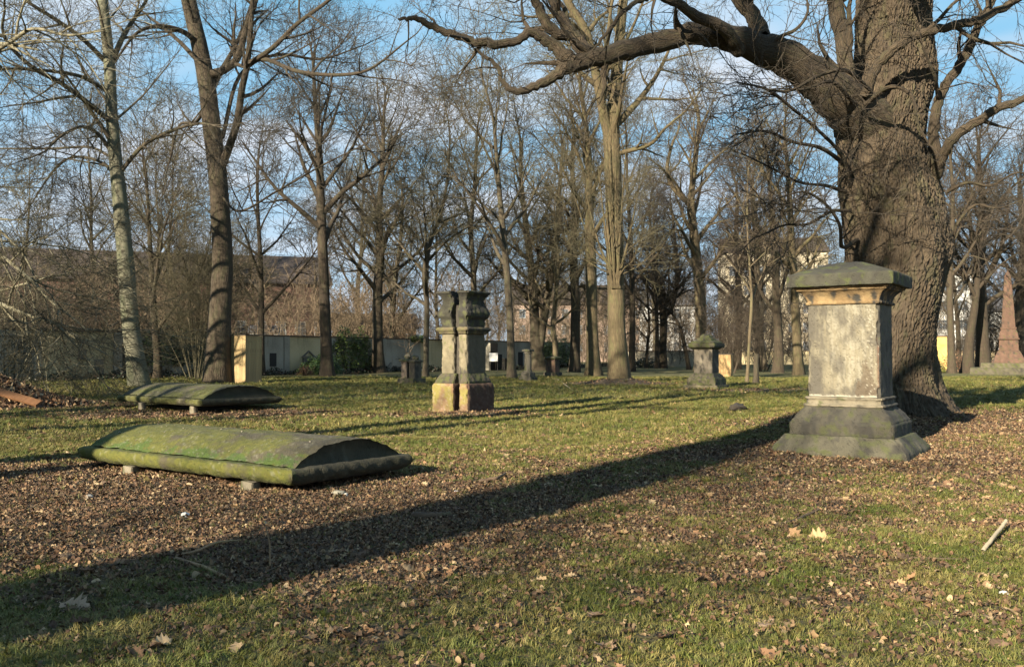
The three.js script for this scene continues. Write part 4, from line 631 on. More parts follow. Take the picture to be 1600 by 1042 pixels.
// ---------------------------------------------------------------- buildings beyond
const frameMat = std({ color: rgb(0.42, 0.41, 0.39), roughness: 0.6 });
function house(name, label, c, turn, w, h, dp, o) {
  const t = thing(name, label, 'building', c, turn), pane = std({ color: rgb(0.09, 0.11, 0.13), roughness: 0.15 }), wt = o.sill ?? frameMat;
  const b = part('wall', uvBox(w, h, dp), o.mat, t); b.position.set(0, h / 2, -dp / 2);
  if (o.roof) { const s = new THREE.Shape(); s.moveTo(-dp / 2 - 0.5, 0); s.lineTo(0, o.roof); s.lineTo(dp / 2 + 0.5, 0); const g = new THREE.ExtrudeGeometry(s, { depth: w + 0.6, bevelEnabled: false }); g.rotateY(Math.PI / 2).translate(-w / 2 - 0.3, h + 0.005, -dp / 2); const u = g.attributes.uv, q = g.attributes.position; for (let i = 0; i < q.count; i++) u.setXY(i, q.getX(i), q.getY(i)); part('roof', g, o.roofMat, t); }
  const [ww, wh, nx, rows] = o.win, frameG = mergeGeometries([uvBox(ww, 0.09, 0.1).translate(0, wh / 2, 0), uvBox(ww, 0.09, 0.1).translate(0, -wh / 2, 0), uvBox(0.08, wh - 0.1, 0.1).translate(-ww / 2 + 0.04, 0, 0), uvBox(0.08, wh - 0.1, 0.1).translate(ww / 2 - 0.04, 0, 0), uvBox(0.06, wh - 0.1, 0.08).translate(0, 0, 0), uvBox(ww - 0.18, 0.05, 0.07).translate(0, wh * 0.18, 0)]), paneG = new THREE.BoxGeometry(ww - 0.06, wh - 0.06, 0.03);
  for (const y of rows) for (let k = 0; k < nx; k++) { const f = part('window', frameG, wt, t); f.position.set((k + 0.5) / nx * w - w / 2, y, 0.03); const p = part('pane', paneG, pane, f); p.position.z = -0.012; }
  return t;
}
{
  const brickM = std({ map: rep(T.brick, 0.35, 0.35), color: rgb(0.20, 0.115, 0.088) }), roofM = std({ map: rep(T.tiles, 0.5, 0.5), color: rgb(0.075, 0.056, 0.046) }), slate = std({ map: rep(T.tiles, 0.5, 0.5), color: rgb(0.10, 0.10, 0.11) }), cream = std({ map: rep(T.plaster, 0.1, 0.1), color: rgb(0.55, 0.47, 0.34) }), white = std({ map: rep(T.plaster, 0.1, 0.1), color: rgb(0.66, 0.65, 0.63) }), yellow = std({ map: rep(T.plaster, 0.2, 0.2), color: rgb(0.72, 0.48, 0.16) }), orange = std({ map: rep(T.plaster, 0.15, 0.15), color: rgb(0.55, 0.33, 0.2) }), pink = std({ map: rep(T.plaster, 0.1, 0.1), color: rgb(0.36, 0.26, 0.205) });
  const g = (px, d) => { const p = ground(px, d, -0.3); return [p.x, p.y, p.z]; };
  house('brick_house', 'long red brick building with a steep brown roof beyond the wall on the left', g(212, 84), 0.30, 36, 8.6, 12, { mat: brickM, roof: 3.4, roofMat: roofM, win: [1.05, 1.75, 19, [1.6, 3.95]] });
  house('annexe', 'low orange house with pale trim behind the ivy mound', g(585, 96), 0.2, 9, 4.4, 7, { mat: orange, roof: 1.8, roofMat: roofM, win: [0.9, 1.3, 5, [3.2]] });
  { const t = house('shed', 'small white flat-roofed shed top showing over the wall by the wooden box', g(413, 72), 0.4, 1.9, 3.3, 2, { mat: white, win: [0.5, 0.3, 1, [3.0]] }); const r = part('roof', uvBox(2.2, 0.6, 2.3), slate, t); r.position.set(0, 3.61, -1.0); }
  house('apartment_block', 'pale house glimpsed between the dark trees in the middle, above the cream wall', g(1058, 150), 0.1, 9, 10, 8, { mat: white, roof: 3, roofMat: slate, win: [1.1, 1.6, 5, [3, 6, 8.6]] });
  house('apartment_block', 'cream block of flats far behind the trees, left of the tall pedestal tomb', g(1215, 150), -0.1, 17, 19, 10, { mat: cream, roof: 3, roofMat: roofM, win: [1.2, 1.6, 7, [3, 6.2, 9.4, 12.6, 15.8]] });
  house('apartment_block', 'pinkish house far behind the trees right of the scroll tomb', g(905, 165), 0.1, 24, 11, 10, { mat: pink, roof: 4, roofMat: roofM, win: [1.2, 1.6, 9, [3, 6.2, 9.2]] });
  house('apartment_block', 'white block of flats seen just right of the oak trunk', g(1474, 120), -0.35, 7.5, 12.5, 9, { mat: white, win: [1.3, 1.3, 3, [3, 5.6, 8.2, 10.8]] });
  house('apartment_block', 'pale grey block of flats hidden by trees at the far right', g(1640, 150), -0.3, 20, 9, 10, { mat: white, roof: 3, roofMat: slate, win: [1.2, 1.5, 9, [3, 6]] });
  const cw = thing('cream_wall', 'sunlit cream boundary wall glimpsed between dark trees in the middle distance', 'wall', g(1062, 93), -0.12); part('wall_body', uvBox(11, 1.9, 0.3).translate(0, 0.95, 0), cream, cw); part('coping', uvBox(11.1, 0.08, 0.42).translate(0, 1.944, 0), wallMat.coping, cw);
  const yw = thing('yellow_wall', 'bright yellow wall end right of the oak foot', 'wall', g(1462, 72), -0.3); part('wall_body', uvBox(1.7, 3.0, 0.4).translate(0, 1.5, 0), yellow, yw); part('coping', uvBox(1.8, 0.1, 0.5).translate(0, 3.054, 0), wallMat.coping, yw);
  // rows of houses that close the view on both sides and behind
  const bw = thing('boundary_wall', 'low grey boundary wall at the far back behind the trees on the right', 'wall', g(1330, 112), -0.15); part('wall_body', uvBox(46, 2.0, 0.3).translate(0, 1, 0), wallMat.cream, bw); part('coping', uvBox(46.2, 0.08, 0.42).translate(0, 2.044, 0), wallMat.coping, bw);
}
// ---------------------------------------------------------------- the old oak
{
  const d = OAK_D, foot = V(OAK[0], H(OAK[0], -d) - 0.12, -d), R = rngOf(5);
  const t = thing('oak_tree', 'huge old oak with furrowed bark and a long crooked limb, behind the tall pedestal tomb', 'tree', [foot.x, foot.y, foot.z]);
  const rows = [[640, 1402, 160], [600, 1396, 144], [560, 1393, 139], [500, 1393, 142], [450, 1398, 153], [400, 1402, 157], [350, 1396, 151], [300, 1390, 150], [250, 1381, 138], [200, 1379, 130], [150, 1390, 110], [100, 1392, 105], [50, 1394, 108], [0, 1397, 113], [-120, 1400, 108], [-320, 1395, 80], [-600, 1405, 40]];
  const P = [foot, ...rows.map(([y, x]) => at(x, y, d))], Wd = [rows[0][2] * 1.02, ...rows.map((r) => r[2])].map((w) => w * 0.94 / 2 / F * d);
  // the trunk with real furrows
  const c = new THREE.CatmullRomCurve3(P, false, 'centripetal'), total = P[P.length - 1].y - foot.y, ys = []; for (let y = 0; y < 7.6; y += 0.024) ys.push(y); for (let y = 7.7; y < total; y += 0.25) ys.push(y);
  const dense = []; for (let i = 0; i <= 1600; i++) { const k = i / 1600, q = c.getPoint(k), s = k * (P.length - 1), a = Math.min(P.length - 2, Math.floor(s)); dense.push([q.y - foot.y, q.x - foot.x, q.z - foot.z, lerp(Wd[a], Wd[a + 1], s - a)]); }
  const nA = 330, pos = [], uv = [], idx = []; let cur = 0;
  const BULGE = [[5.9, 0.15, 0.16, 0.5, 0.5], [2.95, 0.2, 0.09, 0.55, 0.45], [3.3, 2.9, 0.05, 0.6, 0.5], [5.2, 3.0, 0.10, 0.5, 0.6], [2.3, 1.4, 0.06, 0.5, 0.5], [4.2, 1.9, 0.07, 0.5, 0.6]];   // height, angle, size, spread up, spread round
  for (let i = 0; i < ys.length; i++) {
    const y = ys[i]; while (cur < dense.length - 2 && dense[cur + 1][0] < y) cur++; const A = dense[cur], B = dense[cur + 1], f = clamp((y - A[0]) / Math.max(1e-6, B[0] - A[0])), cx = lerp(A[1], B[1], f), cz = lerp(A[2], B[2], f), r0 = lerp(A[3], B[3], f);
    for (let j = 0; j <= nA; j++) {
      const a = (j % nA) / nA * 6.28318, ca = Math.cos(a), sa = Math.sin(a), X = ca * 0.9, Z = sa * 0.9;
      let r = r0 * (1 + 0.30 * Math.exp(-y / 0.42) * (0.55 + 0.6 * Math.cos(5 * a + 0.7) + 0.3 * Math.cos(3 * a)) + 0.045 * Math.cos(3 * a + y * 0.5 + 1) + 0.03 * Math.cos(5 * a - y * 0.4));
      for (const [by, ba, bs, bu, br] of BULGE) { let da = a - ba; da = Math.atan2(Math.sin(da), Math.cos(da)); r += bs * Math.exp(-(((y - by) / bu) ** 2) - (da / br) ** 2); }
      const wx = 0.22 * N3(X * 1.5, y * 0.7, Z * 1.5), k1 = Math.abs(N3(X * 15 + wx, y * 2.6, Z * 15 + wx)), k2 = Math.abs(N3(X * 26 + 5, y * 8 + wx, Z * 26)), k3 = N3(X * 34, y * 16, Z * 34);
      r += 0.05 * N3(X * 1.3 + 4, y * 0.8, Z * 1.3) + (Math.min(0.3, k1) / 0.3 - 0.75) * 0.044 + (Math.min(0.3, k2) / 0.3 - 0.6) * 0.034 + k3 * 0.010;
      pos.push(cx + ca * r, y, cz + sa * r); uv.push(a / 6.28318 * 5.6, y);
    }
  }
  for (let i = 0; i < ys.length - 1; i++) for (let j = 0; j < nA; j++) { const a = i * (nA + 1) + j, b = a + nA + 1; idx.push(a, b, a + 1, a + 1, b, b + 1); }
  const g = new THREE.BufferGeometry(); g.setAttribute('position', new THREE.Float32BufferAttribute(pos, 3)); g.setAttribute('uv', new THREE.Float32BufferAttribute(uv, 2)); g.setIndex(idx); g.computeVertexNormals();
  const nm = g.attributes.normal; for (let i = 0; i < ys.length; i++) { const a = i * (nA + 1), b = a + nA; nm.setXYZ(b, nm.getX(a), nm.getY(a), nm.getZ(a)); }
  const oakBark = bark(rgb(0.42, 0.385, 0.325), { u: 1.25, v: 0.7, b: 0.03 }), limbBark = bark(rgb(0.36, 0.325, 0.26), { u: 2, v: 1, b: 0.03 }), twigMat = std({ color: rgb(0.075, 0.057, 0.038) });
  part('trunk', g, oakBark, t);
  const S = { ...S0, levels: 3, seg: [0.7, 0.28, 0.2], wob: [0.3, 0.75, 0.95], up: [0.02, 0.02, 0], t0: [0.2, 0.15, 0.1], dens: [2.2, 2.0, 2], ratio: [0.42, 0.5, 0.5], lmax: [2.6, 1.3, 1], ang: [0.9, 0.85, 0.8], sdens: 1.8, ss: 0.6, rr: 0.55, rmin: 0.006, spray: 'oak' };
  const limb = (pts, w, o = {}) => {
    const [lp, lr] = curve(pts.map(([x, y, z = 0]) => at(x, y, d + z)), w.map((q) => q / 2 / F * d), pts.length * 5), list = [], out = { tubes: [], sprays: [] }, Q = { ...S, ...o.S };
    for (let i = 1; i < lr.length - 1; i++) { lr[i] *= 1 + 0.10 * N2(i * 0.7, w[0]); if (w[0] > 12) { lp[i].x += 0.018 * N2(i * 0.45, w[0] + 3); lp[i].y += 0.03 * N2(i * 0.4, w[0] + 9); } }
    out.tubes.push([lp, lr]); if (o.dens !== 0) fork(out, R, lp, lr, lengthOf(lp), 0, Q, o.t0 ?? 0.25, o.dens ?? Q.dens[0]);
    const tl = out.tubes.map(([p, r]) => [p.map((x) => x.clone().sub(foot)), r]);
    part('branch', tubes(tl), limbBark, t);
    const mo = new THREE.Matrix4().makeTranslation(-foot.x, -foot.y, -foot.z); twigs(t, out.sprays.map((m) => m.premultiply(mo)), SPRAY[Q.spray], twigMat, R, 0.3);
  };
  const D = { S: { up: [0, -0.25, -0.2], spray: 'hang', lmax: [1.9, 1, 1] } };
  limb([[1392, 215, -0.1], [1330, 172, -0.35], [1288, 132, -0.6], [1232, 94, -0.85], [1180, 73, -1.0], [1120, 54, -1.2], [1078, 54, -1.35], [1010, 71, -1.5], [945, 86, -1.7], [892, 101, -1.8], [884, 103, -1.85]], [92, 76, 62, 54, 44, 36, 31, 28, 26, 22, 17], { t0: 0.55, dens: 0.8, S: { lmax: [1.5, 1, 1] } });
  limb([[893, 98, -1.8], [868, 118, -1.85], [838, 134, -1.9], [806, 143, -1.95], [786, 131, -1.95], [777, 104, -1.95], [742, 76, -2]], [21, 15, 12, 9, 7, 6, 4], { dens: 0.7, S: { lmax: [1, 0.8, 0.6] } });
  limb([[896, 97, -1.8], [870, 75, -1.8], [846, 58, -1.85], [826, 52, -1.9], [800, 67, -1.9], [764, 68, -2], [730, 62, -2.05], [692, 48, -2.1], [662, 33, -2.15], [640, 28, -2.2], [622, 29, -2.2]], [22, 18, 15, 13, 12, 12, 11, 10, 9, 6, 3], { dens: 1.5, S: D.S });
  limb([[918, 84, -1.75], [900, 62, -1.7], [884, 40, -1.65], [866, 8, -1.6], [850, -30, -1.5], [842, -90, -1.4]], [25, 21, 16, 13, 12, 9], { dens: 1.2 });
  limb([[890, 60, -1.7], [862, 46, -1.8], [846, 22, -1.9], [832, -12, -1.95], [810, -60, -2]], [15, 16, 14, 13, 9], { dens: 1.2 });
  limb([[868, -5, -1.6], [885, 20, -1.6], [878, 55, -1.65]], [6, 7, 8], { dens: 0 });
  limb([[1155, 80, -1.2], [1136, 50, -1.5], [1085, 23, -1.9], [1047, 0, -2.2], [1020, -6, -2.4], [996, 3, -2.5], [971, 22, -2.6], [950, 50, -2.6], [927, 77, -2.6]], [20, 19, 15, 12, 9, 7, 5, 5, 3], { dens: 1.0, S: D.S });
  limb([[1192, 62, -0.9], [1186, 42, -0.8], [1176, 25, -0.7], [1154, -4, -0.6], [1135, -60, -0.5], [1120, -150, -0.4]], [28, 25, 22, 21, 18, 12], { dens: 1.2 });
  limb([[1330, 150, -0.55], [1326, 125, -0.6], [1317, 63, -0.6], [1305, 0, -0.6], [1285, -90, -0.6], [1240, -220, -0.7]], [30, 24, 22, 23, 20, 12], { dens: 1.2, t0: 0.1 });
  limb([[1352, 150, -0.8], [1371, 104, -1.0], [1396, 79, -1.15], [1422, 60, -1.2], [1463, 47, -1.2], [1517, 34, -1.2], [1556, 18, -1.2], [1592, -2, -1.2], [1660, -50, -1.2]], [18, 15, 14, 13, 13, 13, 12, 11, 7], { dens: 1.3, t0: 0.4 });
  limb([[1446, 290, -0.2], [1463, 268, -0.5], [1459, 220, -0.6], [1461, 185, -0.65], [1470, 149, -0.7], [1486, 122, -0.75], [1505, 94, -0.8], [1521, 62, -0.8], [1537, 28, -0.8], [1556, -6, -0.8], [1580, -70, -0.8]], [24, 21, 17, 15, 14, 14, 14, 13, 11, 9, 6], { dens: 1.3, t0: 0.35 });
  limb([[1464, 268, -0.5], [1475, 240, -0.7], [1491, 217, -0.9], [1531, 188, -1.1], [1564, 169, -1.2], [1604, 154, -1.3], [1660, 150, -1.4]], [19, 16, 14, 13, 12, 11, 7], { dens: 1.2, t0: 0.4 });
  const SM = { lmax: [1.6, 0.9, 0.7], up: [0, -0.12, -0.1], wob: [0.5, 0.8, 1.0], spray: 'oak', sdens: 1.3 };
  limb([[1330, 290, -0.3], [1317, 244, -0.8], [1279, 203, -1.2], [1241, 171, -1.5], [1200, 140, -1.8], [1150, 128, -2]], [8, 6, 5, 5, 4, 2], { S: SM });
  limb([[1325, 260, -0.4], [1285, 232, -0.9], [1240, 222, -1.3], [1195, 205, -1.6], [1150, 210, -1.8]], [7, 6, 5, 4, 2], { S: SM });
  limb([[1322, 300, -0.3], [1290, 290, -0.6], [1250, 285, -0.9], [1205, 262, -1.1], [1160, 240, -1.3]], [7, 5, 4, 3, 2], { S: SM });
  limb([[1340, 375, -0.4], [1316, 385, -0.9], [1312, 350, -1.2], [1290, 318, -1.3], [1255, 300, -1.5], [1215, 310, -1.6]], [8, 6, 5, 4, 3, 2], { S: SM });
  limb([[1330, 330, -0.4], [1300, 330, -0.7], [1262, 350, -1.0], [1225, 352, -1.2], [1185, 370, -1.4]], [6, 5, 4, 3, 2], { S: SM });
  limb([[1335, 160, -0.8], [1300, 128, -1.4], [1255, 140, -1.9], [1215, 138, -2.2]], [7, 5, 4, 2], { S: SM });
  limb([[1350, 165, -1.0], [1395, 135, -1.6], [1425, 150, -1.8], [1434, 190, -1.9], [1452, 225, -1.9]], [7, 6, 5, 4, 2], { S: SM });
  limb([[1360, 140, -1.0], [1322, 110, -1.6], [1280, 118, -2.0], [1232, 142, -2.3], [1205, 140, -2.4]], [6, 6, 5, 4, 2], { S: SM });
  limb([[1480, 300, -0.3], [1512, 285, -0.5], [1548, 290, -0.6], [1590, 270, -0.8], [1640, 280, -1]], [6, 5, 4, 3, 2], { S: SM });
  limb([[1488, 380, -0.2], [1500, 345, -0.4], [1525, 320, -0.5], [1560, 325, -0.6], [1605, 310, -0.7]], [6, 5, 4, 3, 2], { S: SM });
  limb([[1200, 80, -1.1], [1215, 60, -1.2], [1245, 45, -1.3], [1262, 20, -1.4], [1255, -30, -1.4]], [7, 6, 5, 4, 2], { S: SM });
  // the crown above the picture
  for (const [x0, y0, z0, x1, y1, z1, w] of [[1400, -150, 0, 1750, -420, -2, 34], [1395, -210, 0, 1200, -520, 3, 30], [1400, -90, 0, 1560, -200, 4, 26], [1398, -280, 0, 1600, -700, -3, 26], [1396, -60, -0.5, 1480, -150, -5, 30]])
    limb([[x0, y0, z0], [lerp(x0, x1, 0.5), lerp(y0, y1, 0.4), lerp(z0, z1, 0.5)], [x1, y1, z1]], [w, w * 0.7, w * 0.3], { dens: 0.9, S: { lmax: [3, 1.4, 1], ss: 0.7 } });
}

// ---------------------------------------------------------------- trees with a place of their own in the picture
const NEAR = { seg: [0.8, 0.5, 0.4], sdens: 2.0, ss: 0.95, spray: 'wide', wob: [0.24, 0.42, 0.5], rmin: 0.009, rr: 0.66 };
tree('beech_tree', 'slender tree with smooth grey-green bark, leaning left beside the rear tomb lid', {
  seed: 21, d: 33, px: 218, near: true, mat: M.smooth, limbMat: M.grey, twig: M.twigBrown, flare: 0.3, split: true, n: 8, t0: 0.5, ll: 6.5, lr: 0.2,
  trunk: [[211, 560], [205, 520], [197, 430], [188, 330], [180, 250], [174, 180], [170, 100], [160, 0], [152, -180], [150, -420]], w: [30, 28, 26, 25, 23, 20, 18, 17, 15, 9, 3], S: { ...NEAR, up: [0.02, 0.02, 0.02], dens: [1.2, 1.2, 1] },
  limbs: [{ p: [[172, 190], [142, 165, -1], [95, 130, -2], [54, 108, -3], [16, 73, -4], [3, 47, -4.5], [6, 18, -5]], w: [9, 8, 7, 6, 5, 4, 3], on: 3 }, { p: [[163, 95], [127, 60, -1], [82, 28, -2], [47, 6, -2.6], [10, -20, -3]], w: [8, 7, 6, 5, 3], on: 3 },
    { p: [[173, 236], [152, 209, -0.5], [127, 198, -1.5], [95, 212, -2.5], [70, 236, -3.2]], w: [7, 6, 5, 4, 3], on: 2 }, { p: [[166, 142], [127, 120, -1], [79, 111, -2], [0, 108, -4], [-60, 120, -5]], w: [6, 6, 5, 4, 3], on: 2 },
    { p: [[190, 265], [222, 228, -0.5], [263, 206, -1.2], [310, 193, -2], [350, 200, -3]], w: [7, 6, 5, 4, 2] }, { p: [[176, 92], [190, 60, 0.5], [203, 38, 1], [228, 0, 1.5], [250, -60, 2]], w: [9, 8, 7, 5, 4], on: 3 },
    { p: [[172, 245], [140, 230, 1], [80, 232, 2], [0, 232, 3]], w: [5, 4, 4, 3], on: 2 }, { p: [[192, 300], [160, 255, 1], [100, 250, 2], [40, 330, 3]], w: [6, 5, 4, 2], on: 2 }],
});
tree('ash_tree', 'tall dark tree with a curving trunk that forks high, left of the wooden box', {
  seed: 22, d: 38, px: 339, near: true, mat: M.brown, limbMat: M.dark, twig: M.twigBrown, flare: 0.3, split: true, n: 8, t0: 0.6, ll: 8, lr: 0.22,
  trunk: [[339, 560], [343, 500], [347, 430], [346, 380], [343, 330], [339, 270], [331, 200], [322, 130], [310, 70], [294, 0], [278, -90], [268, -260], [275, -450]], w: [40, 38, 34, 32, 30, 29, 28, 28, 26, 25, 23, 20, 13, 4], S: { ...NEAR, dens: [1.0, 1.1, 1] },
  limbs: [{ p: [[345, 262], [358, 228, -0.5], [370, 190, -1], [378, 136, -1.5], [385, 105, -1.7], [391, 47, -2], [394, -10, -2.2]], w: [14, 12, 11, 10, 9, 8, 6], on: 4 }, { p: [[329, 116], [352, 108, -0.5], [371, 89, -1], [383, 47, -1], [397, 8, -1], [410, -40, -1]], w: [14, 12, 11, 9, 7, 6], on: 4 },
    { p: [[312, 72], [288, 51, -0.7], [253, 41, -1.4], [222, 46, -2], [203, 62, -2.4], [184, 89, -2.8]], w: [10, 8, 7, 5, 4, 3], on: 1.5 }, { p: [[388, 100, -1.7], [425, 75, -2.5], [463, 38, -3], [514, 0, -3.6], [560, -40, -4]], w: [9, 7, 6, 5, 3], on: 3 },
    { p: [[384, 105, -1.7], [406, 92, -2], [463, 111, -3], [527, 117, -4], [577, 108, -5], [637, 63, -6]], w: [8, 7, 6, 5, 4, 2], on: 2 }, { p: [[347, 215], [372, 122, 1], [400, 95, 1.5], [440, 85, 2], [500, 92, 3], [570, 70, 4]], w: [7, 6, 5, 5, 4, 2], on: 2 },
    { p: [[341, 300], [372, 330, -1], [430, 300, -2], [500, 260, -3.5], [560, 230, -5]], w: [4, 3.5, 3, 2.5, 1.5], on: 2 }, { p: [[325, 150], [306, 190, 1], [280, 195, 1.6], [265, 250, 2.4]], w: [7, 6, 4, 3], on: 2 }],
});
tree('lime_tree', 'tall straight olive-barked tree ringed by brown leaves, with fresh shoots above its pruned collar', {
  seed: 23, d: 37.5, px: 967, near: true, mat: M.olive, twig: M.twigOlive, flare: 0.12, split: true, n: 9, t0: 0.5, ll: 8,
  trunk: [[966, 560], [964, 520], [963, 460], [961, 400], [959, 320], [957, 240], [956, 210], [962, 140], [966, 80], [972, 20], [982, -80], [985, -260], [980, -430]], w: [34, 31, 28, 26, 28, 26, 27, 26, 19, 17, 15, 12, 8, 3], S: { ...NEAR, up: [0.1, 0.1, 0.06], spray: 'up' },
  limbs: [{ p: [[954, 222], [945, 186, -0.2], [938, 150, -0.4], [929, 104, -0.5], [916, 50, -0.6], [886, 0, -0.6], [860, -80, -0.6]], w: [18, 16, 15, 14, 13, 12, 8], on: 4 }, { p: [[940, 155, -0.4], [944, 110, -0.6], [950, 60, -0.7], [955, 10, -0.7]], w: [9, 8, 7, 5], on: 3 },
    { p: [[966, 240], [985, 235, -0.5], [1018, 224, -1], [1040, 200, -1.5], [1070, 175, -2]], w: [8, 7, 6, 4, 3], on: 2 },
    ...[[-14, 300], [-26, 330], [-6, 260], [10, 280], [22, 330], [2, 240], [-34, 350]].map(([dx, y], i) => ({ p: [[957 + i * 2, 450, -0.35], [958 + i * 1.5 + dx * 0.3, 420, -0.55], [960 + dx, lerp(420, y, 0.5), -0.6], [960 + dx * 1.8, y - 40, -0.6]], w: [5, 4, 3, 1.5], dens: 0.6 }))],
});
const MID = { seg: [0.8, 0.5, 0.4], sdens: 1.15, ss: 1.05, wob: [0.36, 0.55, 0.6], up: [0.07, 0.06, 0.05], rmin: 0.016, dens: [1.15, 1.35, 1], rr: 0.66 };
